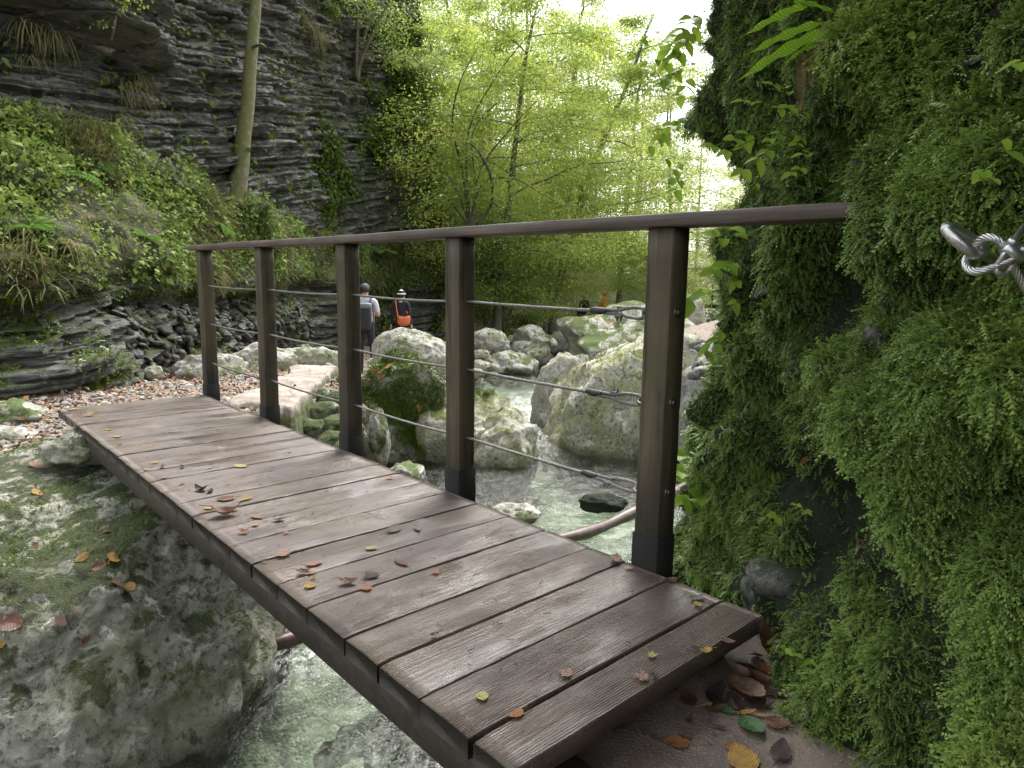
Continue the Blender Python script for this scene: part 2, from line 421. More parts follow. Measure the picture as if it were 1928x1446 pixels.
c = ramp(nt, a, [(.3, (.075, .055, .042)), (.7, (.205, .160, .130))])
c = mixc(nt, mapr(nt, b, .58, .64, 0, .6), c, (.36, .31, .26)); c = mixc(nt, mapr(nt, e2, .6, .68, 0, .7), c, (.028, .02, .016))
MT['dirt'] = m; out(nt, prin(nt, c, mapr(nt, a, .3, .7, .3, .75), bump(nt, mth(nt, 'ADD', b, e2), .008, .8)))

# ------------------------------------------------------------------ ground
WZ = -1.3
def interp(x, pts):
    p = np.array(pts); return np.interp(x, p[:, 0], p[:, 1])
XL = [(0, -3.4), (2.5, -3.2), (4, -2.6), (5, -2.1), (5.6, -1.75), (8, -1.6), (9.5, -1.2), (11, -.35), (13, -.75), (15, -.8), (17, .4), (22, 2.), (30, 5.6), (40, 9.5), (60, 16)]
XR = [(0, .5), (1.5, .7), (3, .9), (5, 1.7), (7, 2.6), (9.5, 3.2), (12, 1.6), (15, 1.3), (18, 2.6), (22, 4.5), (30, 9.5), (40, 14), (60, 22)]
LV = [(0, -.75), (4.0, -.7), (4.9, -.30), (6.5, -.25), (9, -.3), (11, -.85), (14, -.98), (18, -1.08), (22, -1.2), (30, -1.45), (45, -1.6), (60, -1.6)]
WL = [(0, -1.3), (15, -1.3), (20, -1.36), (30, -1.62), (45, -1.9), (90, -2.2)]
def water_z(y): return interp(y, WL)
def ground_z(x, y):
    wz = water_z(y)
    xl = interp(y, XL); xr = interp(y, XR)
    P = np.stack([x, y, 0*x], 1)
    n = fbm(P*.8, 5); n2 = fbm(P*3.1+5, 3)
    dl = x-xl+.3*n; dr = xr-x+.3*n
    wid = interp(y, [(0, .5), (9, .45), (11, 1.2), (60, 1.8)])
    left = interp(y, LV)
    left = left+np.clip(-x-4.2, 0, 3)*.12
    kl = sstep(.0, 1., -dl/wid+.35); kr = sstep(0, 1., -dr/wid+.35)
    bedz = wz-.42+.16*n+.05*n2
    z = bedz+(left-bedz)*kl
    z = z+(wz+.45+.3*np.clip(-dr, 0, 6)-z)*kr
    z = z+.05*n*np.maximum(kl, kr)+.02*n2
    # the trodden bank the photographer stands on, under the near end of the bridge
    t = (x-P1[0])*B[0]+(y-P1[1])*B[1]
    kb = sstep(.02, -.22, t+.05*n)*sstep(-.12, .12, x+.35*(y-1.4)-.0+.1*n)
    z = z+(-.155+.012*n2+.02*n-z)*kb
    return z
xs = np.concatenate([np.linspace(-14, -7, 20)[:-1], np.arange(-7, 6, .06), np.linspace(6, 40, 120)])
ys = np.concatenate([np.linspace(-5, .2, 20)[:-1], np.arange(.2, 12, .055), np.arange(12, 24, .1), np.linspace(24, 70, 90)])
gx, gy = np.meshgrid(xs, ys); gz = ground_z(gx.ravel(), gy.ravel())
GV = np.stack([gx.ravel(), gy.ravel(), gz], 1)
GQ = grid_quads(len(ys), len(xs))
tt = (GV[:, 0]-P1[0])*B[0]+(GV[:, 1]-P1[1])*B[1]
GI = (tt[GQ].mean(1) < -.02).astype(int)
tag(link('ground', mesh('ground', GV, GQ, midx=GI), [MT['gravel'], MT['dirt']]), kind='structure')
def gz1(x, y): return float(ground_z(np.array([float(x)]), np.array([float(y)]))[0])

# ------------------------------------------------------------------ water
m, nt = newmat('clear_stream_water'); v = objc(nt)
fo = attr(nt, 'foam')
b1 = noise(nt, scaled(nt, v, (1, .8, 1)), 14, 4, .6, .5); b2 = noise(nt, v, 60, 3, .6)
nb = bump(nt, mth(nt, 'ADD', b1, mth(nt, 'MULTIPLY', b2, .25)), .034, .9)
tr = nd(nt, 'ShaderNodeBsdfTransparent', {0: (.80, .91, .83, 1)}).outputs[0]
gl = nd(nt, 'ShaderNodeBsdfGlossy', {0: (1, 1, 1, 1), 1: .05, 'Normal': nb}).outputs[0]
fr = nd(nt, 'ShaderNodeFresnel', {0: 1.36, 'Normal': nb}).outputs[0]
wmix = nd(nt, 'ShaderNodeMixShader', {0: fr, 1: tr, 2: gl}).outputs[0]
fd = nd(nt, 'ShaderNodeBsdfDiffuse', {0: (.8, .82, .82, 1)}).outputs[0]
fk = mth(nt, 'MULTIPLY', fo, mapr(nt, noise(nt, scaled(nt, v, (1, .6, 1)), 16, 5, .7, 1.2), .47, .60), clamp=True)
out(nt, nd(nt, 'ShaderNodeMixShader', {0: fk, 1: wmix, 2: fd}).outputs[0])
MT['water'] = m
xs = np.concatenate([np.arange(-5, 4.5, .04), np.linspace(4.5, 30, 60)])
ys = np.concatenate([np.arange(.3, 9, .035), np.arange(9, 16, .07), np.linspace(16, 68, 120)])
gx, gy = np.meshgrid(xs, ys); X, Y = gx.ravel(), gy.ravel()
P = np.stack([X*1.6+Y*.3, Y*2.2-X*.4, 0*X], 1)
wv = .016*ridge(P*.9+.35*fbm(P*.5, 2)[:, None], 3)+.010*fbm(P*3.3, 3)
sh = np.exp(-((Y-12)/2.6)**2)*np.exp(-((X-.3)/1.2)**2)+.8*np.exp(-((Y-2.4)/1.2)**2)*np.exp(-((X+.3)/1.)**2)
foam = np.clip(.85*np.exp(-((Y-11.2)/1.7)**2)*np.exp(-((X-.5)/.75)**2)+.35*np.exp(-((Y-2.3)/.9)**2)*np.exp(-((X+.1)/.6)**2)
               + .5*np.exp(-((Y-4.0)/.3)**2)*np.exp(-((X+1.3)/.35)**2), 0, 1)
wv = wv*(.75+1.3*sh)
WV = np.stack([X, Y, water_z(Y)+wv], 1)
tag(link('stream_water', mesh('stream_water', WV, grid_quads(len(ys), len(xs)), attrs={'foam': foam}), MT['water']), kind='structure')

# ------------------------------------------------------------------ left cliff, a loft of four curves
st = [  # foot, top of the rock foot, top of the planted slope, top of the cliff
    ((-9, 4.6, -.6), (-9, 4.7, 1.0), (-9.6, 7.6, 3.3), (-10.5, 9, 11)),
    ((-6.8, 5.8, -.6), (-6.8, 5.9, .95), at(-180, 190, 8.4), at(-160, -560, 9.4)),
    ((-4.85, 6.25, -.6), at(0, 545, 6.6), at(0, 200, 8.8), at(0, -540, 9.8)),
    ((-4.2, 6.45, -.6), at(110, 530, 6.9), at(110, 218, 9.2), at(110, -520, 10.2)),
    ((-3.95, 6.75, -.6), at(175, 520, 7.5), at(200, 240, 10), at(215, -470, 11)),
    ((-4.2, 7.9, -.6), at(270, 535, 8.6), at(290, 285, 11), at(310, -420, 12)),
    ((-4.5, 10.2, -.9), at(390, 530, 10.8), at(400, 345, 12.6), at(410, -320, 13.4)),
    ((-4.65, 13, -1.1), at(500, 526, 13.4), at(505, 392, 14.6), at(510, -260, 15.4)),
    ((-4.75, 16, -1.2), at(580, 525, 16.3), at(585, 430, 17.2), at(590, -220, 18)),
    ((-4.6, 19, -1.3), at(650, 538, 19.1), at(650, 462, 19.7), at(655, -170, 20.4)),
    ((-3.9, 21.8, -1.4), at(735, 535, 22), at(735, 450, 22.4), at(735, -150, 23)),
    ((-2.7, 23.6, -1.4), at(820, 540, 23.7), at(812, 440, 24), at(775, -60, 24.6)),
    ((-2.5, 25.6, -1.4), (-2.6, 25.7, .9), (-2.9, 25.9, 2.4), (-3.6, 26.4, 8)),
    ((-4.2, 30, -1.6), (-4.4, 30, .6), (-5.2, 30, 2.2), (-7, 30, 7)),
]
ST = np.array([[np.asarray(c, float) for c in s] for s in st])            # (k,4,3)
def catmull(Pk, u):
    k = len(Pk); i = np.clip(np.floor(u).astype(int), 0, k-2); f = (u-i)[:, None]
    g = lambda j: Pk[np.clip(j, 0, k-1)]
    a, b, c, d = g(i-1), g(i), g(i+1), g(i+2)
    return .5*((2*b)+(c-a)*f+(2*a-5*b+4*c-d)*f**2+(3*b-a-3*c+d)*f**3)
seg = np.concatenate([[0], np.cumsum(np.linalg.norm(np.diff(ST[:, 1, :2], axis=0), axis=1))])
NS, NV = 520, 520
us = np.interp(np.linspace(0, seg[-1], NS)*1., seg, np.arange(len(ST)))
vv = np.concatenate([np.linspace(0, 1, 90)[:-1], np.linspace(1, 2, 90)[:-1], np.linspace(2, 3, NV-178)])
C = [catmull(ST[:, k], us) for k in range(4)]
W = np.zeros((NS, NV, 3)); 
for k in range(3):
    sel = (vv >= k) & (vv <= k+1); f = (vv[sel]-k)[None, :, None]
    W[:, sel] = C[k][:, None]*(1-f)+C[k+1][:, None]*f
LWV = W.reshape(-1, 3); VP = np.tile(vv, NS); SP = np.repeat(np.linspace(0, seg[-1], NS), NV)
nrm = vnormals(LWV, NS, NV)
if np.mean(nrm[:, 0]) < 0: nrm = -nrm
nh = nrm.copy(); nh[:, 2] *= .35; nh = norm(nh)
slope = sstep(.92, 1.12, VP)*(1-sstep(1.85, 2.02, VP))
lowf = fbm(LWV*.45, 3)
dip = np.where(VP < 1, .30*(SP-6)*.25, .02*SP)
hz = LWV[:, 2]+.12*pn(np.stack([SP*.25, LWV[:, 2]*.2, 0*SP], 1))+.022*fbm(np.stack([SP*1.7, LWV[:, 2], 0*SP], 1), 3)-np.where(VP < 1.05, .28*np.minimum(SP-6, 9)*.5, .17*SP*sstep(1.6, 2.0, VP))
def layer(th, f1, seed):
    q = hz/th; i = np.floor(q); fr = q-i
    n0 = pn(np.stack([SP*f1, i*7.31+seed, 0*SP], 1)); n1 = pn(np.stack([SP*f1, (i+1)*7.31+seed, 0*SP], 1))
    k = sstep(.80, 1., fr)
    return n0*(1-k)+n1*k-.55*(sstep(.82, .93, fr)*(1-sstep(.94, 1., fr)))
big = .20*layer(.62, .12, 3.3)+.17*layer(.27, .30, 8.1)+.13*layer(.12, .7, 5.7)+.07*layer(.055, 1.8, 1.7)
def blocks(th, ln_, seed):
    i = np.floor(hz/th); j = np.floor(SP/ln_+h1(i, seed)*9.)
    return h1(i*37+j, seed+3)-.5
big = big+.13*blocks(.27, 1.1, 1)+.10*blocks(.12, .55, 2)+.06*blocks(.12, .23, 5)
crack = pn(np.stack([SP*1.3, np.floor(hz/.62)*3.1, 0*SP+4], 1))
dsp = (1-slope)*(big+.030*fbm(LWV*5, 3)+.25*lowf)+slope*(.28*fbm(LWV*.9, 4)+.16*lowf)
dsp = dsp-(1-slope)*.10*sstep(.55, .75, crack)
# overhanging shelf at the upper left and the dark hollow beneath it
shelf = np.exp(-((SP-4.2)/2.6)**4)
dsp = dsp+shelf*(.75*sstep(4.25, 4.40, LWV[:, 2])*(1-sstep(4.9, 5.5, LWV[:, 2]))-.35*np.exp(-((LWV[:, 2]-3.9)/.3)**2))
# undercut below the planted slope
dsp = dsp-.35*np.exp(-((VP-.86)/.12)**2)
LWV = LWV+nh*dsp[:, None]
LWQ = grid_quads(NS, NV)
mid = (slope[LWQ].mean(1) > .5).astype(int)
m, nt = newmat('slope_soil'); v = objc(nt)
c = ramp(nt, noise(nt, v, 3, 7, .65), [(.35, (.025, .022, .014)), (.55, (.055, .06, .022)), (.72, (.16, .10, .065))])
MT['soil'] = m; out(nt, prin(nt, c, .9, bump(nt, noise(nt, v, 25, 5), .04)))
cliff = link('layered_cliff', mesh('layered_cliff', LWV, LWQ, midx=mid), [MT['cliff'], MT['soil']])
tag(cliff, 'dark grey cliff of thin rock layers with a planted slope, left side of the gorge', 'cliff')
LN = vnormals(LWV, NS, NV)
if np.mean(LN[:, 0]) < 0: LN = -LN

# ------------------------------------------------------------------ right wall, mossy rock
pc = np.array([(1.35, -1.2), (1.12, -.3), (.95, .4), (.86, 1.0), (.83, 1.45), (.90, 1.9), (.95, 2.4), (.985, 2.9), (1.06, 3.4), (1.22, 3.85), (1.7, 4.3), (2.6, 4.8), (4., 5.4)])
zo = [(-2., .50), (-1.3, .36), (-.55, .20), (-.15, .09), (.3, .04), (1., 0), (1.5, -.02), (2.3, .02), (2.8, .12), (3.3, .36), (4.0, .85), (5.2, 1.5), (7, 2.0)]  # unseen top leans out further, shaped to shade the wall and deck
NS2, NV2 = 330, 400
u2 = np.linspace(0, len(pc)-1, NS2)
cv = catmull(np.hstack([pc, np.zeros((len(pc), 1))]), u2)
tg = np.gradient(cv, axis=0); tg = norm(tg); ln = np.stack([-tg[:, 1], tg[:, 0], 0*tg[:, 0]], 1)
zs = np.concatenate([np.linspace(-1.9, -.5, 60)[:-1], np.linspace(-.5, 2.9, 270)[:-1], np.linspace(2.9, 7, 72)])
NV2 = len(zs)
off = np.interp(zs, [a for a, _ in zo], [b for _, b in zo])
RV = cv[:, None]+ln[:, None]*off[None, :, None]; RV[:, :, 2] = zs[None]
RV = RV.reshape(-1, 3); RN0 = np.repeat(ln, NV2, 0)
Yc, Zc = RV[:, 1].copy(), RV[:, 2].copy()
dg = np.stack([RV[:, 0]*1.2, RV[:, 1]*1.0-.45*RV[:, 2], RV[:, 2]*.75+.25*RV[:, 1]], 1)
dd = -.035+1.08*(.10*(ridge(dg*1.3+2.2, 3)-.45)+.13*(np.abs(pn(dg*np.array([4.2, 4.2, 3.0])+7))*1.9-.5)+.065*(np.abs(pn(dg*np.array([9., 9., 6.5])+3))*2-.55)+.04*fbm(dg*3.5, 3)+.012*fbm(RV*14, 3))
far = sstep(2.9, 3.5, Yc)
dd = dd*(1-.35*far)
dd = dd+.16*np.exp(-((Yc-3.6)/.5)**2-((Zc-2.22)/.17)**2)+.20*np.exp(-((Yc-3.6)/.5)**2-((Zc-1.82)/.16)**2)
dd = dd-.10*np.exp(-((Yc-3.6)/.5)**2-((Zc-1.42)/.14)**2)
dd = dd-.16*np.exp(-((Yc-1.75)/.22)**2-((Zc-2.0)/.16)**2)-.13*np.exp(-((Yc-2.2)/.2)**2-((Zc-.95)/.16)**2)
dd = dd-.12*np.exp(-((Yc-1.25)/.25)**2-((Zc-.32)/.14)**2)-.10*np.exp(-((Yc-1.85)/.25)**2-((Zc-.12)/.14)**2)
dd = np.where((np.abs(Yc-1.87) < .3) & (np.abs(Zc-1.13) < .3), np.minimum(dd, -.03), dd)-.12*np.exp(-((Yc-1.87)/.13)**2-((Zc-1.10)/.12)**2)
RV = RV+RN0*dd[:, None]+np.array([0, 0, 1.])*(.03*fbm(RV*3+9, 3))[:, None]
RQ = grid_quads(NS2, NV2)
RN = vnormals(RV, NS2, NV2)
if np.mean(RN[:, 0]) > 0: RN = -RN
wall = empty('mossy_rock_wall', (1.1, 1.8, -.3), 'dark overhanging rock wall draped in feathery green moss, right of the bridge', 'cliff')
def pbuild(name, me, mat, parent, loc):
    o = link(name, me, mat); o.parent = parent; o.matrix_parent_inverse = Matrix.Translation(-Vector(loc)); return o
WL0 = (1.1, 1.8, -.3)
pbuild('rock_face', mesh('rock_face', RV, RQ), MT['wall'], wall, WL0)

# moss fronds: a feather of small barbs along a drooping stalk
def frond_template(pairs=5, bw=.30, droop=.25):
    V = []; T = []; tip = []
    for i in range(pairs):
        f = (i+.3)/pairs; L = bw*(1-.55*f)*(.75 if i == 0 else 1); y = f; z = -droop*f*f
        for s in (-1, 1):
            b = len(V)
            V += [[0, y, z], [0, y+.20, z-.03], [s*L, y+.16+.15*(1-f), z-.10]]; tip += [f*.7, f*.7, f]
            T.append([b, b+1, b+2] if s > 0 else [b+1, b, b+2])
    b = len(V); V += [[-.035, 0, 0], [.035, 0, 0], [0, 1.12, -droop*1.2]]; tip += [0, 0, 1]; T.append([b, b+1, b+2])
    return np.array(V), np.array(T), np.array(tip)
fv, ft, ftip = frond_template(4, .24, .22)
hol = fbm(RV*2.3+4., 4)
holl = sstep(-.115, -.015, dd+.06*hol)
wm = (.07+.93*holl)*(.22+.78*sstep(-.50, .05, RN[:, 2]))
wm = wm*(1-.97*np.exp(-((Yc-1.84)/.13)**4-((Zc-1.15)/.10)**4))
wm = wm*(1-.95*np.exp(-((Yc-2.15)/.22)**4-((Zc+.02)/.13)**4))*(Yc > .25)*(Zc < 4.2)*(.35+.65*sstep(-1.3, -.5, Zc))*(Yc < 4.6)
dv = RV-CAM; dz_ = np.maximum(dv@FW, .05); pxx = (dv@RI)/dz_*F/964; pyy = (dv@UP)/dz_*F/723     # spend the fronds where the place is looked at from
vis = (np.abs(pxx) < 1.35)*(np.abs(pyy) < 1.3)*(.12+.88*sstep(-.25, .05, np.sum(RN*-dv, 1)/np.linalg.norm(dv, axis=1)))
den_ = (.06+.94*vis)/np.clip(np.linalg.norm(dv, axis=1), .9, 6)**1.6
wm = wm*den_
# every cushion is a fan of overlapping drooping fronds
PC, q = sample(RV, RQ, wm, 40000)
NC = norm(RN[RQ[q, 0]]); KF = 9
bigc = fbm(PC*2.2+3, 3); fl = fbm(PC*1.3+30, 3)
dc = NC*.85+np.array([0, 0, -.38])+RS.normal(size=PC.shape)*.30+np.stack([0*fl, .45*fl-.25, 0*fl], 1)
csz = np.clip(.0215*(1+.45*bigc)*RS.uniform(.65, 1.5, len(PC)), .012, .05)*np.interp(PC[:, 1], [.5, 1.2, 3.5], [.8, 1, 1.45])
crn = np.clip(.40+.62*bigc+.25*fbm(PC*6, 2)+RS.normal(size=len(PC))*.10, 0, .92)
rep = lambda a: np.repeat(a, KF, 0)
P = rep(PC)+RS.normal(size=(len(PC)*KF, 3))*.016*np.array([.6, 1, 1]); N = rep(NC)
fw = rep(dc)+RS.normal(size=P.shape)*.36
up_ = np.array([0, 0, 1.])+N*.5+RS.normal(size=P.shape)*.4
sz = rep(csz)*RS.uniform(.55, 1.25, len(P))
S3 = np.stack([sz*RS.uniform(.7, 1.15, len(P)), sz, sz*RS.uniform(.6, 1.6, len(P))], 1)
rnd = np.clip(rep(crn)+RS.normal(size=len(P))*.09, 0, .95)
V, Q, T, A = instance(fv, None, ft, P-N*.004, frames(fw, up_), S3, rnd, ftip)
# a short mat of moss under the cushions, over the whole face
wm2 = (Yc > .25)*(Zc < 4.2)*(Yc < 4.8)*(1-.97*np.exp(-((Yc-2.15)/.22)**4-((Zc+.02)/.13)**4))*(.3+.7*sstep(-.1, .35, fbm(RV*3.1+12, 4)+.1))*(.12+.88*holl)*den_
P2, q2 = sample(RV, RQ, wm2, 130000); N2 = norm(RN[RQ[q2, 0]])
fv0, ft0, fp0 = frond_template(2, .38, .2)
fw2 = N2*.7+np.array([0, 0, -.45])+RS.normal(size=P2.shape)*.55
r2 = np.clip(.16+.30*fbm(P2*2.2+3, 3)+RS.normal(size=len(P2))*.10, 0, .8)
V2, _, T2, A2 = instance(fv0, None, ft0, P2-N2*.003, frames(fw2, np.array([0, 0, 1.])+N2*.5+RS.normal(size=P2.shape)*.4), RS.uniform(.010, .021, len(P2)), r2, fp0*.5)
T = np.vstack([T, T2+len(V)]); V = np.vstack([V, V2]); A = {k: np.concatenate([A[k], A2[k]]) for k in A}
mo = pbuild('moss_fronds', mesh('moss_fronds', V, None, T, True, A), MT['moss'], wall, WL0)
tag(mo, kind='stuff')

# grey cobbles showing through the moss
RB0 = BVHTree.FromPolygons(RV.tolist(), RQ.tolist())
import bmesh
_bm = bmesh.new(); bmesh.ops.create_icosphere(_bm, subdivisions=3, radius=1); I3 = (np.array([v.co[:] for v in _bm.verts]), np.array([[v.index for v in f.verts] for f in _bm.faces])); _bm.free()
for k, (x, y, r) in enumerate([(1790, 268, 18), (1690, 330, 26), (1440, 545, 18), (1650, 640, 22), (1515, 1345, 22), (1460, 1085, 50), (1420, 1125, 36)]):
    h = RB0.ray_cast(Vector(CAM), Vector(norm(ray(x, y))))
    if h[0] is None: continue
    R = r*float(np.dot(np.array(h[0])-CAM, FW))/F; nn = np.array(h[1]); nn = nn if nn@(CAM-np.array(h[0])) > 0 else -nn
    V = I3[0]*(1+.25*fbm(I3[0]*1.2+k*3.3, 3))[:, None]*np.array([1.35, 1., .75])*R
    V = V@np.array(Matrix.Rotation(k*1.3, 3, 'Y')).T+np.array(h[0])-nn*R*.30
    pbuild('embedded_stone', mesh('embedded_stone', V, None, I3[1]), MT['wet_cobble'], wall, WL0)
# ------------------------------------------------------------------ footbridge
bridge = empty('wooden_footbridge', P1, 'narrow wet wooden footbridge with five posts, a handrail and wire ropes crossing the stream', 'footbridge', rz=.7371)
E3 = np.eye(3)
def lb(t, w, z): return np.array([-w, t, z])     # bridge-local point
DW = 1.015
seams = [-.40, -.262, -.062, .128, .298, .530, .745, .955, 1.165, 1.370, 1.575, 1.775, 1.985, 2.19, 2.395, 2.60, 2.80, 3.005, 3.21, 3.415, 3.62, 3.82, 4.03, 4.23, 4.49]
mb = MB()
rr = np.random.RandomState(4)
for a, b in zip(seams[:-1], seams[1:]):
    g = .0034
    n = 26; xs_ = np.linspace(0, DW, n)
    # plank with slightly worn, wandering edges and rounded arrises
    ea = a+g*(.8+.4*rr.rand())+.0022*np.cumsum(rr.normal(size=n))*.35; eb = b-g*(.8+.4*rr.rand())+.0022*np.cumsum(rr.normal(size=n))*.35
    dz = rr.normal()*.0016; cup = rr.uniform(-.0012, .0025); th = .052
    prof = []
    for k in range(n):
        w = -.004*rr.rand() if k == 0 else xs_[k]
        e0, e1 = ea[k], eb[k]; c = .0035
        ring = [(e0, -th), (e0, -c*1.4), (e0+c*.35, -c*.35), (e0+c*1.5, 0), ((e0+e1)/2, cup), (e1-c*1.5, 0), (e1-c*.35, -c*.35), (e1, -c*1.4), (e1, -th)]
        endz = -.004 if k in (0, n-1) else 0.
        prof.append([lb(t_, w, z_+dz+endz+.0006*rr.normal()) for t_, z_ in ring])
    PV = np.array(prof).reshape(-1, 3); m_ = 9
    Q = grid_quads(n, m_)
    cl = [[k*m_+m_-1, k*m_, (k+1)*m_, (k+1)*m_+m_-1] for k in range(n-1)]
    e1_ = [[0, j+1, j, 0] for j in range(1, 8)]
    T = [[0, j, j+1] for j in range(1, 8)]+[[(n-1)*m_, (n-1)*m_+j+1, (n-1)*m_+j] for j in range(1, 8)]
    mb.add(PV, np.vstack([Q, cl]), T, r=rr.rand()**1.4)
deck = mb.build('deck', MT['wood_deck'], bridge)
# split strip of the first board and cracks are separate thin grooves cut as dark slivers: modelled as a wedge board
mb = MB()
for w0 in (.12, DW-.16):
    mb.box(lb(2.02, w0, -.052-.075), E3, (.05, 2.34, .073), r=.3, bev=.006)
mb.build('bearer', MT['wood_dark'], bridge)
mb = MB(); mb.box(lb(1.83, DW-.03, -.052-.05), E3, (.018, 2.2, .048), r=.2, bev=.004); mb.build('edge_board', MT['wood_dark'], bridge)

PT = [0, 1.1, 2.1184, 3.2532, 4.4115]
PW, PD, RZ = .1015, .094, 1.157
wob = [(.004, 0), (-.003, .002), (0, 0), (.003, 0), (0, 0)]
for i, t in enumerate(PT):
    mb = MB()
    n = 14; c = lb(t+PW/2, -PD/2-.003, 0)
    zz_ = np.linspace(-.20, RZ, n)
    V = []
    ch = .005
    for z in zz_:
        k = (z+.2)/(RZ+.2)
        o = np.array([wob[i][0]*k, wob[i][1]*k, 0])+np.array([.0009*rr.normal(), .0009*rr.normal(), 0])
        hx, hy = PD/2, PW/2
        for x, y in ((-hx, -hy+ch), (-hx+ch, -hy), (hx-ch, -hy), (hx, -hy+ch), (hx, hy-ch), (hx-ch, hy), (-hx+ch, hy), (-hx, hy-ch)):
            V.append(c+o+np.array([x, y, z]))
    Q = [[k*8+j, k*8+(j+1) % 8, (k+1)*8+(j+1) % 8, (k+1)*8+j] for k in range(n-1) for j in range(8)]
    tp = (n-1)*8
    T = [[tp, tp+j, tp+j+1] for j in range(1, 7)]
    mb.add(np.array(V), Q, T, r=rr.rand())
    post = mb.build('post', MT['wood_post'], bridge, smooth=False)
    # black shoe round the foot
    mb = MB(); th = .004
    hx, hy = PD/2+th, PW/2+th
    zt = .115 if i in (0, 1) else .085
    mb.box(c+np.array([0, 0, (zt-.21)/2]), E3, (hx, hy, (zt+.21)/2), r=.3, bev=.003)
    mb.build('post_shoe', MT['iron'], post, smooth=False)
    if i == 0:
        mb = MB()
        for z in (.885, .585, .275):
            mb = MB(); mb.tube([lb(t+.006, -PD/2, z), lb(t-.004, -PD/2, z)], .016, 16); mb.tube([lb(t-.0035, -PD/2, z), lb(t-.011, -PD/2, z)], .0105, 6); mb.build('bolt', MT['steel_dark'], post, smooth=False)
# handrail
mb = MB(); n = 60
tr_ = np.linspace(-.615, 4.74, n); V = []
for k, t in enumerate(tr_):
    tap = 1-.55*sstep(4.6, 4.74, t)
    hw, hz_ = .066, .0205*tap
    c = lb(t, -.048, RZ+.0205+.002*math.sin(t*2.1)); ch = .0045
    for x, z in ((-hw, -hz_+ch), (-hw+ch, -hz_), (hw-ch, -hz_), (hw, -hz_+ch), (hw, hz_-ch), (hw-ch, hz_), (-hw+ch, hz_), (-hw, hz_-ch)):
        V.append(c+np.array([x+.0006*rr.normal(), 0, z+.0006*rr.normal()]))
Q = [[k*8+j, (k+1)*8+j, (k+1)*8+(j+1) % 8, k*8+(j+1) % 8] for k in range(n-1) for j in range(8)]
T = [[0, j, j+1] for j in range(1, 7)]+[[(n-1)*8, (n-1)*8+j+1, (n-1)*8+j] for j in range(1, 7)]
mb.add(np.array(V), Q, T, r=.4); mb.build('handrail', MT['wood_rail'], bridge, smooth=False)

# wire ropes
def rope(mb, path, rad=.0064, strands=6, pitch=.06, k=5, step=.0045):
    P = np.asarray(path, float)
    L = np.concatenate([[0], np.cumsum(np.linalg.norm(np.diff(P, axis=0), axis=1))])
    n = max(4, int(L[-1]/step)); s = np.linspace(0, L[-1], n)
    Q = np.stack([np.interp(s, L, P[:, j]) for j in range(3)], 1)
    T = norm(np.gradient(Q, axis=0)); u = np.array([0, 0, 1.]) if abs(T[0, 2]) < .9 else np.array([1., 0, 0])
    U = []
    for t in T:
        u = u-t*(u@t); u = u/np.linalg.norm(u); U.append(u)
    U = np.array(U); Wd = np.cross(T, U)
    for j in range(strands):
        a = 2*math.pi*(s/pitch+j/strands)
        mb.tube(Q+(U*np.cos(a)[:, None]+Wd*np.sin(a)[:, None])*rad*.58, rad*.44, k, r=.5)
def smooth_path(P, n=60):
    P = np.asarray(P, float); return catmull(P, np.linspace(0, len(P)-1, n))
def torus_path(c, u, v, r, n=28, a0=0, a1=2*math.pi):
    a = np.linspace(a0, a1, n); return np.asarray(c)+np.cos(a)[:, None]*np.asarray(u)*r+np.sin(a)[:, None]*np.asarray(v)*r
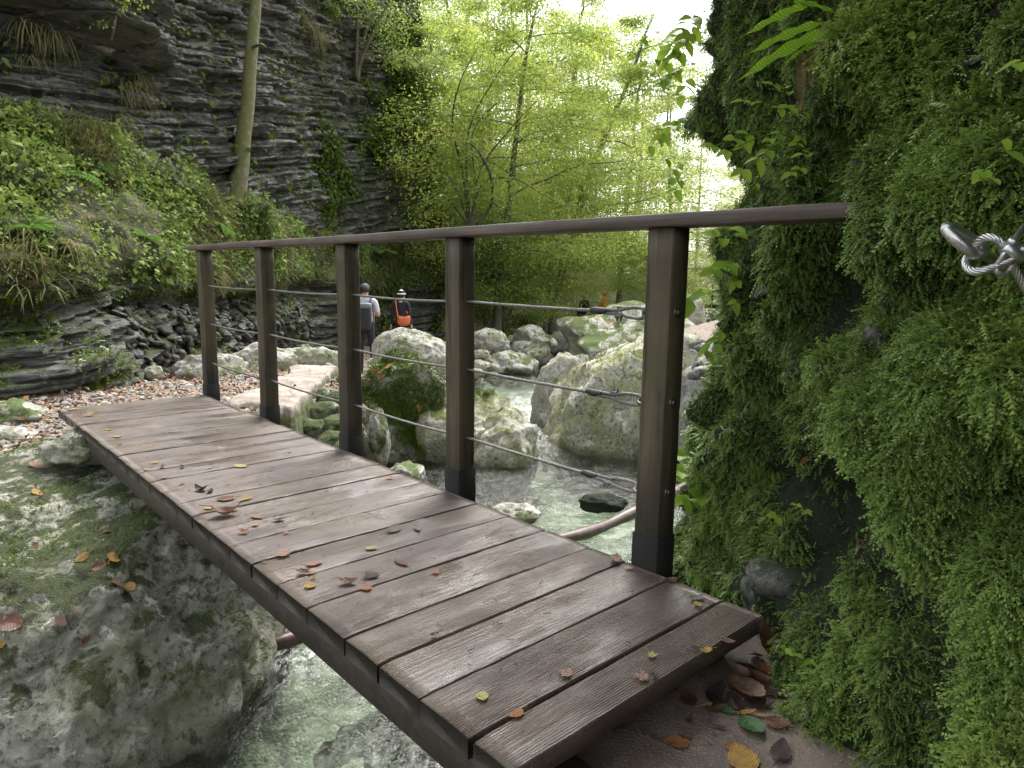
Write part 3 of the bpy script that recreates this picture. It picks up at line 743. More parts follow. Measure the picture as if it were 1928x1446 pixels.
for i, z in enumerate((.880, .577, .262)):
    wy = -PD/2
    loop_t = PT[0]+PW+.02            # loop around the eye bolt at the near post
    clip_t = loop_t+.118+.01*i; tape_t = clip_t+.10
    pts = []
    for t in np.linspace(PT[4]+.03, tape_t+.02, 90):
        seg_ = [k for k in range(4) if PT[k] <= t <= PT[k+1]]
        k = seg_[0] if seg_ else 3
        f = (t-PT[k])/(PT[k+1]-PT[k])
        sag = .010*4*f*(1-f)*(1 if k else .6)
        pts.append(lb(t, wy, z-sag))
    mb = MB(); rope(mb, pts)
    # the eye: the rope parts, rounds the ring and comes back under the clip
    ax_, az = np.array([0, 1., 0]), np.array([[0, 0, 1.], [.35, 0, .94], [.6, 0, .8]][i])
    zc = z-.005
    A0 = lb(tape_t, wy, zc)
    up_p = smooth_path([A0+az*.006, lb(clip_t, wy, zc)+az*.007, lb(clip_t-.04, wy, zc)+az*.016, lb(loop_t+.02, wy, zc)+az*.017, lb(loop_t-.002, wy, zc), lb(loop_t+.02, wy, zc)-az*.017, lb(clip_t-.04, wy, zc)-az*.015, lb(clip_t, wy, zc)-az*.007, A0-az*.006])
    rope(mb, up_p)
    cab = mb.build('wire_rope', MT['steel_dark'], bridge)
    mb = MB(); s_ = np.linspace(0, 1, 14)
    mb.tube([lb(tape_t+.03-.075*f, wy, zc+.001*math.sin(9*f)) for f in s_], [.0095+.0040*math.sin(math.pi*min(1, f*1.1))+.0008*math.sin(f*40) for f in s_], 10); mb.build('tape_wrap', MT['tape'], cab)
    mb = MB()      # U-bolt clip with saddle and two nuts
    sg = (-1, 1, -1)[i]; cc = lb(clip_t, wy, zc)
    vv_ = az*sg; side = np.array([1., 0, 0]) if i != 2 else np.array([.8, 0, -.6])
    for dt in (-.0075, .0075):
        pass
    un = np.array([0, 1., 0])
    for d_ in (-1, 1):
        mb.tube([cc+side*.0 + un*d_*.0085-vv_*.010, cc+un*d_*.0085+vv_*.032], .0030, 8)
    mb.tube(torus_path(cc-vv_*.010, un, -vv_, .0085, 14, 0, math.pi), .0030, 8)
    mb.box(cc+vv_*.0135, np.array([un, np.cross(vv_, un), vv_]), (.0145, .008, .004), bev=.001)
    for d_ in (-1, 1): mb.tube([cc+un*d_*.0085+vv_*.018, cc+un*d_*.0085+vv_*.024], .0058, 6)
    mb.build('rope_clip', MT['steel_dark'], cab)
    mb = MB()
    eu, ev = ax_, np.array([[0, 0, 1.], [1, 0, .25], [.9, 0, .3]][i]); ev = ev/np.linalg.norm(ev)
    mb.tube(torus_path(lb(PT[0]+PW+.013, wy, zc), eu, ev, .020), .0062, 8, cap=False)
    mb.tube([lb(PT[0]+PW-.01, wy, zc), lb(PT[0]+PW-.002, wy, zc)], .006, 8)
    mb.build('eye_bolt', MT['steel_dark'], cab)

# short timber block under the near edge of the deck
mb = MB(); cb = onz(1045, 1440, -.12)
mb.box(cb+np.array([0, 0, -.05]), np.array([B, -Nw, [0, 0, 1]]), (.07, .06, .055), r=.2, bev=.006)
tag(mb.build('timber_block', MT['wood_dark'], loc=cb), 'dark wet timber block on the dirt under the near corner of the bridge', 'block')

# ------------------------------------------------------------------ wire rope anchor on the right wall
AN = at(1850, 480, 1.08)
anc = empty('rope_anchor', AN, 'shiny steel eye bolt with a clamped wire rope loop on the mossy wall, far right', 'rope anchor')
def pchild(mb, name, mat, par=anc, loc=AN):
    o = mb.build(name, mat); o.parent = par; o.matrix_parent_inverse = Matrix.Translation(-Vector(loc)); return o
pxp = lambda x, y, d=1.2: at(x, y, d*.90)
mb = MB()
# elongated forged eye seen nearly edge-on
ring_ = smooth_path([pxp(1782, 433, 1.175), pxp(1800, 452, 1.165), pxp(1828, 474, 1.165), pxp(1845, 480, 1.185), pxp(1852, 471, 1.22), pxp(1838, 456, 1.235), pxp(1805, 436, 1.225), pxp(1785, 428, 1.20), pxp(1782, 433, 1.175)], 50)
mb.tube(ring_, .0088, 12); 
mb.tube(smooth_path([pxp(1848, 478, 1.19), pxp(1868, 488, 1.215), pxp(1895, 502, 1.26)], 12), .0075, 12)
pchild(mb, 'eye_bolt', MT['steel'])
mb = MB()
rp = smooth_path([pxp(1940, 560, 1.20), pxp(1915, 515, 1.19), pxp(1896, 482, 1.18), pxp(1884, 458, 1.175), pxp(1866, 447, 1.18), pxp(1846, 452, 1.20), pxp(1828, 474, 1.22), pxp(1818, 497, 1.21), pxp(1832, 511, 1.185), pxp(1860, 507, 1.17), pxp(1892, 497, 1.165), pxp(1925, 482, 1.165), pxp(1980, 460, 1.17)], 90)
rope(mb, rp, .0066, 6, .05, 6, .003)
pchild(mb, 'wire_rope', MT['steel'])
mb = MB(); u1 = norm(pxp(1930, 445)-pxp(1898, 490)); 
cc = pxp(1906, 478, 1.165); v1 = norm(np.cross(u1, FW)); w1 = np.cross(u1, v1)
mb.box(cc, np.array([v1, w1, u1]), (.017, .011, .007), bev=.002)
for d_ in (-1, 1):
    mb.tube([cc+v1*d_*.010-u1*.026, cc+v1*d_*.010+u1*.045], .0042, 10); mb.tube([cc+v1*d_*.010+u1*.009, cc+v1*d_*.010+u1*.019], .0085, 6)
mb.tube(torus_path(cc-u1*.026, v1, -u1, .010, 14, 0, math.pi), .0042, 10)
pchild(mb, 'rope_clamp', MT['steel'])

# ------------------------------------------------------------------ boulders
def ico(sub):
    import bmesh
    bm = bmesh.new(); bmesh.ops.create_icosphere(bm, subdivisions=sub, radius=1)
    V = np.array([v.co[:] for v in bm.verts]); T = np.array([[v.index for v in f.verts] for f in bm.faces]); bm.free(); return V, T
ICO = {k: ico(k) for k in (2, 3, 4, 5, 6, 7)}
BVH = {}
def boulder(name, label, c, r, seed, mat, sub=5, rough=.22, facets=9, rz=0., tilt=0., group=None, cat='boulder', keep=False, fine=1., boxy=1., topz=None):
    V, T = ICO[sub]; V = V.copy(); g = np.random.RandomState(seed)
    if boxy != 1: V = np.sign(V)*np.abs(V)**boxy; V = V/np.linalg.norm(V, axis=1)[:, None]**.55
    for _ in range(facets):
        n = norm(g.normal(size=3)); d = g.uniform(.62, .9)
        e = np.maximum(0, V@n-d); V = V-n*(e*.85)[:, None]
    s = g.rand(3)*50
    V = V*(1+rough*(.9*fbm(V*1.1+s, 3)+.28*ridge(V*2.3+s, 3)*.5))[:, None]
    V = V*np.asarray(r)
    R = np.array(Matrix.Rotation(rz, 3, 'Z')@Matrix.Rotation(tilt, 3, 'Y')); V = V@R.T
    sc_ = 1/max(.25, float(np.mean(r)))
    nn = norm(V/np.asarray(r)**1.0)
    V = V+nn*(fine*(.035*fbm(V*4*max(.6, sc_*.7)+s, 4)+.012*fbm(V*15+s, 2)))[:, None]*min(1, np.mean(r)*1.2)
    if topz is not None:
        h = V[:, 2]+c[2]; V[:, 2] = np.where(h > topz-.25, topz-.25+.25*(1-np.exp(-(h-topz+.25)/.25)), h)-c[2]
    o = link(name, mesh(name, V, None, T), mat, None, c)
    tag(o, label, cat, group)
    if keep: BVH[name if name not in BVH else o.name] = (V+np.asarray(c), T)
    return o, V+np.asarray(c), T
def bpx(name, label, x0, y0, x1, y1, D, seed, mat, depth=1., **k):
    for _ in range(60):          # rest it on the ground
        p = at((x0+x1)/2, y1, D)
        if D < 8.8 or p[2] <= gz1(p[0], p[1])+.06: break
        D *= 1.02
    c = at((x0+x1)/2, (y0+y1)/2, D); rx = (x1-x0)/2*D/F; rz_ = (y1-y0)/2*D/F
    return boulder(name, label, c, (rx*1.03, rx*depth, rz_*1.05), seed, MT[mat], **k)

big_b = boulder('boulder', 'huge mossy foreground boulder under the far end of the bridge, scattered with fallen leaves', (-2.95, 4.0, -1.12), (1.55, 1.52, 1.12), 21, MT['boulder_near'], 7, .13, 4, keep=True, fine=2.0, boxy=.8, topz=-.16)
boulder('boulder', 'knobbly stone wedged between the bridge edge and the huge foreground boulder', at(165, 838, 4.55), (.24, .22, .13), 33, MT['boulder_near'], 5, .3, 5)
mossy_b = bpx('boulder', 'mossy boulder strewn with orange leaves at the water edge just right of the third post', 632, 676, 855, 1010, 8.9, 41, 'mossy_boulder', .8, sub=6, rough=.24, facets=9, keep=True)
bpx('boulder', 'white topped boulder hiding the legs of the woman with the orange bag', 690, 632, 875, 800, 9.8, 45, 'limestone', .7, sub=6, rough=.2, facets=8)
lobe_b = bpx('boulder', 'pale boulder with bright moss streaks beside the second post, dipping into the pool', 762, 722, 962, 1000, 8.9, 46, 'boulder_algae', .8, sub=6, rough=.22, facets=7, keep=True, tilt=.2)
bpx('boulder', 'low pale boulder sloping into the pool right of the second post', 868, 778, 1018, 960, 8.75, 47, 'boulder_algae', .9, sub=6, rough=.2, facets=6, tilt=.35)
bpx('boulder', 'low moss mound at the edge of the deck behind the third post', 690, 775, 735, 880, 6.7, 42, 'mossy_boulder', 1.2)
bpx('boulder', 'small mossy rock poking up beside the deck left of the second post', 722, 866, 800, 935, 6.4, 43, 'limestone_moss', 1.)
right_b = bpx('boulder', 'big smooth pale boulder streaked with green behind the near post, right bank', 1030, 622, 1400, 1010, 9.9, 51, 'boulder_algae', .85, sub=6, rough=.2, facets=7, keep=True, tilt=-.28)
bpx('boulder', 'smooth grey boulder leaning against the left of the big streaked boulder', 1003, 674, 1125, 880, 10.8, 52, 'limestone', .8, rough=.2, facets=7)
flat_b = bpx('boulder', 'broad pale boulder topped with yellow leaves below the helmeted people', 1040, 583, 1330, 740, 18.0, 53, 'limestone_moss', .8, sub=6, rough=.24, facets=10, keep=True)
bpx('boulder', 'rounded speckled boulder with one orange leaf, in front of the broad pale boulder', 1022, 616, 1110, 682, 12.6, 54, 'limestone', .9, rough=.2, facets=6)
bpx('boulder', 'blocky pale boulder upstream beside the gravel patch', 966, 610, 1042, 668, 14.6, 55, 'limestone', .9)
bpx('boulder', 'long rounded boulder just right of the second post', 880, 618, 958, 668, 14.2, 56, 'limestone', .7, facets=3, rough=.12, tilt=.15)
bpx('boulder', 'long flat slab among the stream stones', 910, 662, 1008, 706, 12.2, 57, 'limestone', .8, facets=4, tilt=.12)
bpx('boulder', 'dark mossy rock behind the flat slab', 990, 646, 1037, 700, 12.4, 58, 'limestone_moss', .9)
bpx('boulder', 'pale boulder with a dry top left of the gravel patch', 968, 592, 1018, 622, 17.5, 59, 'limestone', .9)
bpx('boulder', 'mossy stone at the foot of the far bushes', 935, 580, 965, 606, 18.5, 60, 'limestone_moss', .9)
bpx('boulder', 'tall mossy far boulder behind the person in yellow', 1128, 536, 1178, 590, 36, 61, 'limestone_moss', .9)
bpx('boulder', 'white far boulder right of the tall mossy one', 1166, 546, 1225, 586, 37, 62, 'limestone', .9)
bpx('boulder', 'far mossy boulder left of the person with the dark top', 1056, 566, 1098, 592, 33, 63, 'limestone_moss', .9)
bpx('boulder', 'far pale boulder between the two helmeted people', 1098, 553, 1130, 590, 36, 64, 'limestone_moss', .9)
bpx('boulder', 'long far boulder at the edge of the pool', 1195, 560, 1265, 600, 30, 65, 'limestone', .9)
bpx('boulder', 'pale split boulder behind the fourth and fifth posts', 325, 660, 470, 765, 8.6, 66, 'limestone', .7, sub=6, rough=.25, facets=9)
bpx('boulder', 'pale boulder with a cleft between the fourth and fifth posts', 420, 655, 560, 750, 9.2, 67, 'limestone', .7, sub=6, rough=.25, facets=9)
bpx('boulder', 'white low boulder left of the third post', 500, 650, 640, 720, 10.6, 68, 'limestone', .8, rough=.2)
bpx('boulder', 'green topped stone at the cliff foot behind the white low boulder', 545, 648, 600, 680, 12, 69, 'boulder_algae', .9)
bpx('boulder', 'pale boulder at the feet of the man with the backpack', 696, 668, 740, 700, 15., 70, 'limestone', .9)
bpx('boulder', 'round pale boulder beside the woman with the orange bag', 700, 632, 760, 668, 17.2, 71, 'limestone', .9)
bpx('boulder', 'mossy white boulder on the gravel at the left edge', -40, 752, 78, 812, 5.9, 72, 'limestone_moss', .9)
bpx('boulder', 'smooth cream boulder on the gravel below the mossy white one', -30, 800, 62, 846, 5.3, 73, 'limestone', .9, facets=3)
bpx('boulder', 'round pale stone in front of the rubble slope', 212, 692, 248, 722, 8.2, 74, 'boulder_algae', .9, facets=3, rough=.12)
bpx('boulder', 'egg shaped pale stone below the rubble slope', 268, 688, 308, 720, 8.0, 75, 'boulder_algae', .9, facets=3, rough=.12)
bpx('boulder', 'low flat pale stone nearest the far end of the deck', 210, 716, 246, 742, 7.5, 76, 'limestone', .9, facets=3, rough=.12)
bpx('boulder', 'grey wet stone breaking the water beside the log', 1095, 930, 1180, 965, 6.75, 77, 'wall', .5, facets=3)
bpx('boulder', 'dark flat stone under the water beside the deck', 925, 950, 1015, 985, 6.45, 78, 'limestone', .8, facets=3)
bpx('boulder', 'dark submerged rock in the foreground water', 560, 1400, 900, 1480, 4.05, 79, 'boulder_near', .8, sub=6).__class__
bpx('boulder', 'dark mossy rock at the foot of the far rock bank', 1240, 555, 1330, 640, 22, 80, 'limestone_moss', .8)
# loose stones along the stream, all alike
sg = np.random.RandomState(8)
small = [(905, 690, 20), (938, 697, 22), (957, 688, 18), (978, 694, 20), (1000, 688, 15), (925, 712, 18), (962, 708, 19), (985, 655, 22), (905, 668, 16), (1015, 690, 12), (945, 645, 15), (968, 640, 14), (1000, 636, 13),
         (890, 705, 22), (900, 722, 16), (985, 706, 14), (915, 650, 12), (1010, 700, 11), (955, 722, 14), (930, 655, 12), (1020, 600, 9), (1032, 596, 9), (950, 612, 9), (920, 602, 10), (905, 596, 10), (1008, 628, 10)]
SV, ST3 = None, None
for i, (x, y, s) in enumerate(small):
    D = 2.35/math.tan(math.atan((y-519)/F)) if y > 650 else None
    Dn = np.interp(y, [596, 612, 640, 660, 690, 722], [20, 18, 15.5, 14, 12.6, 11.6])
    bpx('stream_stone', 'small pale rounded stone lying among others on the gravel bar of the stream', x-s, y-s*.62, x+s, y+s*.62, Dn, 200+i, ('limestone', 'limestone', 'boulder_algae')[i % 3], .9, sub=4, facets=6, rough=.22, group='small pale stones on the gravel bar', cat='stone')
# mossy edging stones of the path beside the bridge
edge = [(548, 772, 30, 18, .3), (590, 748, 32, 18, .3), (560, 800, 28, 16, .3), (600, 778, 34, 18, .35), (632, 752, 28, 18, .3), (625, 715, 34, 14, .2), (590, 808, 26, 16, .3), (632, 800, 30, 20, .2), (625, 830, 28, 18, .2), (655, 850, 28, 22, 0), (665, 775, 26, 18, .2), (540, 748, 22, 12, .2), (668, 815, 24, 24, 0)]
for i, (x, y, a, b_, tl) in enumerate(edge):
    D = np.interp(y, [715, 750, 800, 850], [8.3, 7.3, 6.5, 6.1])
    bpx('edging_stone', 'mossy flat stone stacked in the edge of the path beside the third and fourth posts', x-a, y-b_, x+a, y+b_, D, 300+i, 'mossy_boulder', .8, sub=4, facets=6, rough=.2, tilt=-tl, group='mossy edging stones of the path', cat='stone')
# paved path of flat slabs behind the bridge
xs = np.linspace(0, 1, 70); ys = np.linspace(0, 1, 110)
A_, B_, C_, D_ = (np.array([*onz(*p, -.2)[:2]]) for p in ((400, 772), (545, 790), (655, 682), (560, 690)))
U_, V_ = np.meshgrid(xs, ys)
PX = (A_*(1-U_[..., None])+B_*U_[..., None])*(1-V_[..., None])+(D_*(1-U_[..., None])+C_*U_[..., None])*V_[..., None]
PX = PX.reshape(-1, 2); p3 = np.hstack([PX, np.zeros((len(PX), 1))])
ed = np.minimum(np.minimum(U_, 1-U_), np.minimum(V_, 1-V_)).ravel()
cell = pn(p3*2.2); ed = ed+.10*fbm(p3*2.2, 4)-.03; zp = -.165+.03*np.round(cell*3)/3+.012*fbm(p3*5, 3)-.35*(1-sstep(-.01, .07, ed))
m, nt = newmat('path_slab'); v = objc(nt)
vr = nd(nt, 'ShaderNodeTexVoronoi', {'Vector': v, 'Scale': 2.6}, feature='DISTANCE_TO_EDGE').outputs[0]
c = ramp(nt, noise(nt, v, 4, 8, .65), [(.32, (.15, .115, .09)), (.5, (.235, .20, .165)), (.68, (.36, .34, .295))])
c = mixc(nt, mapr(nt, noise(nt, v, 26, 4, .7), .58, .66, 0, .7), c, (.24, .11, .06))
c = mixc(nt, mapr(nt, vr, 0, .03, .7, 0), c, (.08, .07, .05)); MT['slab'] = m
zs_ = nd(nt, 'ShaderNodeSeparateXYZ', {0: v}).outputs[2]; c = mixc(nt, mapr(nt, mth(nt, 'ADD', zs_, mth(nt, 'MULTIPLY', noise(nt, v, 7, 5), .12)), -.20, -.13, 1, 0), c, ramp(nt, noise(nt, v, 11, 6, .65), [(.35, (.04, .045, .02)), (.6, (.10, .125, .03)), (.7, (.25, .24, .19))]))
out(nt, prin(nt, c, .75, bump(nt, noise(nt, v, 9, 6), .03)))
tag(link('path', mesh('path', np.stack([PX[:, 0], PX[:, 1], zp], 1), grid_quads(110, 70)), MT['slab']), kind='structure')

# cobbly end of the right wall, low down by the water
ob, Vc, Tc = boulder('rock_outcrop', 'pale cobbly rock outcrop below the mossy wall, right of the near post', at(1372, 800, 4.9), (.34, .5, .62), 91, MT['cobble'], 6, .12, 3, cat='rock')
cobs = []
mbv = []
g = np.random.RandomState(12)
for i in range(70):
    x, y = g.uniform(1298, 1400), g.uniform(640, 905)
    if x < 1300+abs(y-790)*.12-8: continue
    Dp = 4.35+.25*g.rand()+.1*abs(y-780)/100
    V, T = ICO[3]; r = g.uniform(.022, .06)
    V = V*(1+.2*fbm(V*1.3+i, 2))[:, None]*np.array([r*1.25, r, r*.8])@np.array(Matrix.Rotation(g.uniform(0, 3), 3, 'Y'))
    cobs.append((V+at(x, y, Dp), T))
mbx = MB()
for V, T in cobs: mbx.add(V, None, T)
oc = mbx.build('embedded_cobbles', MT['cobble']); oc.parent = ob; oc.matrix_parent_inverse = Matrix.Translation(-ob.location)

# log in the stream
a_, b2 = onz(1330, 905, -1.22), onz(430, 1248, -1.28)
lp = [a_*(1-f)+b2*f for f in np.linspace(0, 1, 30)]
lp[:] = [p+np.array([.10*math.sin(3.0*i/29), .03*math.sin(i*.9), .03*math.sin(i*.5)]) for i, p in enumerate(lp)]
mb = MB(); mb.tube(np.array(lp), np.linspace(.056, .04, 30)+.006*np.sin(np.arange(30)*1.7), 12); 
MT['log'] = rock('wet_log', (.05, .034, .026), (.145, .098, .075), sc=7, rough=.35, bmp=.3)
tag(mb.build('log', MT['log'], loc=lp[0]), 'wet reddish brown log lying in the stream and passing under the bridge', 'log')
# ------------------------------------------------------------------ leaf and plant templates
def kite(fold=.25):
    V = np.array([[0, 0, 0], [.34, .42, fold*.34], [0, 1, -.08], [-.34, .42, fold*.34]]); return V, np.array([[0, 1, 2, 3]])
def lobed():
    """small maple spray leaf: five points"""
    an = np.radians([-90, -40, -18, 15, 38, 68, 90, 112, 142, 165, 198, 220]); r = [.12, .5, .30, .62, .34, .72, .5, .72, .34, .62, .30, .5]
    V = [[0, .45, .03]]+[[math.cos(a)*q*.95, .45+math.sin(a)*q*.8, -.1*q*q] for a, q in zip(an, r)]
    return np.array(V), np.array([[0, i, i % 12+1] for i in range(1, 13)])
def scatter_leaves(P, N, size, rnd, tmpl, fwd=None, jit=.5, wid=1.):
    tv, tf = tmpl
    fw = RS.normal(size=P.shape) if fwd is None else fwd+RS.normal(size=P.shape)*jit
    fr = frames(fw, N+RS.normal(size=P.shape)*.35)
    S = np.stack([size*wid, size, size], 1)
    q = tf if tf.shape[1] == 4 else None; t = tf if tf.shape[1] == 3 else None
    return instance(tv, q, t, P, fr, S, rnd)
KITE = kite(); LOBE = lobed()

# undergrowth on the planted slope of the left cliff
hgt = (VP > .93) & (VP < 2.03)
den = slope*(.35+1.3*sstep(-.35, .3, fbm(LWV*.9+7, 4)))*(SP < 26)*(SP > 1.)
P, q = sample(LWV, LWQ, den, 64000)
N = norm(LN[LWQ[q, 0]]*.6+np.array([0, 0, .8]))
cl = fbm(P*1.7, 3)
P = P+N*(RS.rand(len(P), 1)**1.3)*np.clip(.20+.18*cl, .03, .5)[:, None]+RS.normal(size=P.shape)*.03
dist = np.linalg.norm(P-CAM, axis=1)
sz = RS.choice([.45, .6, 1.], len(P))*RS.uniform(.045, .105, len(P))*(1+.5*np.clip(cl, -1, 1))
rnd = np.clip(.42+.35*fbm(P*1.1+3, 3)+RS.normal(size=len(P))*.2, 0, 1)
fd = LN[LWQ[q, 0]]*.5+np.array([0, 0, -.35])
V, Q, T, A = scatter_leaves(P, N, sz, rnd, KITE, fd, .6)
tag(link('undergrowth', mesh('undergrowth', V, Q, T, False, A), MT['under']), kind='stuff')
# grass blades trailing among it and over the lip
blade = np.array([[-.02, 0, 0], [.02, 0, 0], [.018, .5, .0], [-.018, .5, .0], [0, 1, -.32]]); bq = np.array([[0, 1, 2, 3]]); bt = np.array([[3, 2, 4]])
P, q = sample(LWV, LWQ, slope*sstep(.0, .35, fbm(LWV*.7+21, 3))*(SP < 24), 17000)
N = norm(LN[LWQ[q, 0]]); fdir = N*.7+np.array([0, 0, .15])+RS.normal(size=P.shape)*.45
V, Q, T, A = instance(blade, bq, bt, P, frames(fdir, np.array([0, 0, 1.])+RS.normal(size=P.shape)*.2), RS.uniform(.18, .42, len(P)), RS.rand(len(P))*.9)
tag(link('slope_grass', mesh('slope_grass', V, Q, T, False, A), MT['grass']), kind='stuff')
# ivy and small ferns growing over the right part of the cliff face
kk = ((VP >= 1.9) & (SP > 15)).astype(float)*sstep(.05, .45, fbm(LWV*.45+11, 4)+.35*sstep(20, 27, SP))
kk = kk+.10*((VP > 2.02) & (SP > 1.5))*sstep(.25, .6, LN[:, 2])+.8*((SP > 17) & (VP > .3) & (VP < 1.2))*sstep(.1, .5, fbm(LWV*.8+2, 3))
P, q = sample(LWV, LWQ, kk, 32000)
N = norm(LN[LWQ[q, 0]]); P = P+N*RS.rand(len(P), 1)*.25
fdir = N*.5+np.array([0, 0, -.8])
V, Q, T, A = scatter_leaves(P, N+np.array([0, 0, .5]), RS.uniform(.07, .16, len(P)), np.clip(.45+.35*fbm(P*.8, 3)+RS.normal(size=len(P))*.2, 0, 1), KITE, fdir, .5)
tag(link('hanging_ivy', mesh('hanging_ivy', V, Q, T, False, A), MT['ivy']), kind='stuff')
# moss tufts on the ledges of the left rock foot and on the lip
km = (VP < 1.0)*sstep(.1, .6, LN[:, 2])*sstep(-.05, .25, fbm(LWV*1.3+5, 3))*(SP < 16)+((VP > .88) & (VP < 1.05))*(SP < 14)*.6
P, q = sample(LWV, LWQ, km, 14000)
N = norm(LN[LWQ[q, 0]]); fdir = N*.6+np.array([0, 0, -.2])+RS.normal(size=P.shape)*.4
fv3, ft3, fp3 = frond_template(3, .4, .3)
V, Q, T, A = instance(fv3, None, ft3, P-N*.01, frames(fdir, N+np.array([0, 0, .6])), RS.uniform(.05, .10, len(P)), np.clip(.55+.3*fbm(P*2, 3), 0, .9), fp3)
tag(link('ledge_moss', mesh('ledge_moss', V, None, T, False, A), MT['moss_bright']), kind='stuff')
# moss tufts on the two mossy boulders and the foreground boulder
def boulder_moss(VT, n, size, thr, seed, nm):
    Vb, Tb = VT; Qb = np.hstack([Tb, Tb[:, 2:3]])
    n0 = norm(np.cross(Vb[Tb[:, 1]]-Vb[Tb[:, 0]], Vb[Tb[:, 2]]-Vb[Tb[:, 0]]))
    VN = np.zeros_like(Vb)
    for j in range(3): np.add.at(VN, Tb[:, j], n0)
    VN = norm(VN); ctr = Vb.mean(0)
    if np.mean(np.sum(VN*(Vb-ctr), 1)) < 0: VN = -VN
    w = sstep(thr, thr+.16, fbm(Vb*1.5+seed, 5, .6)+.30*VN[:, 2])*(Vb[:, 2] > WZ+.1)
    P, q = sample(Vb, Qb, w, n); N = VN[Qb[q, 0]]
    fdir = N*.8+np.array([0, 0, -.25])+RS.normal(size=P.shape)*.5
    V, Q, T, A = instance(fv3, None, ft3, P-N*.006, frames(fdir, N+np.array([0, 0, .5])), RS.uniform(.6, 1.3, len(P))*size, np.clip(.45+.35*fbm(P*2.5, 3)+RS.normal(size=len(P))*.1, 0, .9), fp3)
    return link(nm, mesh(nm, V, None, T, False, A), MT['moss_bright'])
for bo, n, s, th, sd in ((big_b, 15000, .026, .30, 3), (mossy_b, 14000, .05, .02, 8), (right_b, 2500, .05, .40, 4), (lobe_b, 4000, .045, .22, 6)):
    o = boulder_moss((bo[1], bo[2]), n, s, th, sd, 'moss_tufts'); o.parent = bo[0]; o.matrix_parent_inverse = Matrix.Translation(-bo[0].location); tag(o, kind='stuff')
# pebbles and litter on the gravel by the far end of the bridge
gm = (GV[:, 1] > 4) & (GV[:, 1] < 19) & (GV[:, 0] < .6) & (GV[:, 0] > -5.5) & (GV[:, 2] > water_z(GV[:, 1])+.02)
def gsample(n):
    P, q = sample(GV, GQ, gm.astype(float)/(1+.12*np.maximum(GV[:, 1]-5, 0))**1.5, n); return P
P = gsample(14000); Vp, Tp = ICO[2]; Vp = Vp*np.array([1, .8, .55])
sz = np.minimum(RS.gamma(2.0, .006, len(P))+.006, .05)
an = RS.rand(len(P))*6.28; fw_ = np.stack([np.cos(an), np.sin(an), .2*RS.normal(size=len(P))], 1)
keepn = np.array([[.12, .118, .11], [.30, .295, .27]])
V, Q, T, A = instance(ICO[2][0]*np.array([1, .8, .55]), None, ICO[2][1], P+np.array([0, 0, .004]), frames(fw_, np.array([0, 0, 1.])+RS.normal(size=P.shape)*.25), sz, RS.rand(len(P)))
m, nt = newmat('pebble_stone'); r = attr(nt, 'rnd')
out(nt, prin(nt, ramp(nt, r, [(0, (.13, .115, .095)), (.5, (.205, .19, .16)), (.9, (.30, .285, .25)), (1, (.28, .2, .15))]), .75)); MT['pebble'] = m
tag(link('pebbles', mesh('pebbles', V, Q, T, True, A), MT['pebble']), kind='stuff')
P = gsample(9000)
V, Q, T, A = scatter_leaves(P+np.array([0, 0, .025]), np.tile([0, 0, 1.], (len(P), 1)), RS.uniform(.025, .065, len(P)), RS.rand(len(P)), kite(.5), None)
m, nt = newmat('litter_leaf'); r = attr(nt, 'rnd')
out(nt, prin(nt, ramp(nt, r, [(0, (.085, .042, .025)), (.5, (.22, .10, .05)), (.8, (.34, .16, .06)), (1, (.42, .26, .08))]), .6)); MT['litter'] = m
tag(link('leaf_litter', mesh('leaf_litter', V, Q, T, False, A), MT['litter']), kind='stuff')
# rubble of dark flakes at the cliff foot
fl_ = (VP > .12) & (VP < .8) & (SP > 6.5) & (SP < 15)
P, q = sample(LWV, LWQ, fl_*1., 700); N = norm(LN[LWQ[q, 0]])
cu = np.array([[x, y, z] for z in (-1, 1) for y in (-1, 1) for x in (-1, 1)], float); cu[4:, :2] *= .75; cu[1] *= 1.3
cq = np.array([[0, 2, 3, 1], [4, 5, 7, 6], [0, 1, 5, 4], [2, 6, 7, 3], [0, 4, 6, 2], [1, 3, 7, 5]])
S3 = np.stack([RS.uniform(.03, .13, len(P)), RS.uniform(.03, .09, len(P)), RS.uniform(.012, .035, len(P))], 1)
fwr = np.stack([N[:, 1], -N[:, 0], .35+0*N[:, 0]], 1)+RS.normal(size=P.shape)*.3
V, Q, T, A = instance(cu, cq, None, P+N*.03, frames(fwr, N*.5+np.array([0, 0, 1.])+RS.normal(size=P.shape)*.3), S3, RS.rand(len(P)))
tag(link('rock_rubble', mesh('rock_rubble', V, Q, T, False, A), MT['cliff']), kind='stuff')

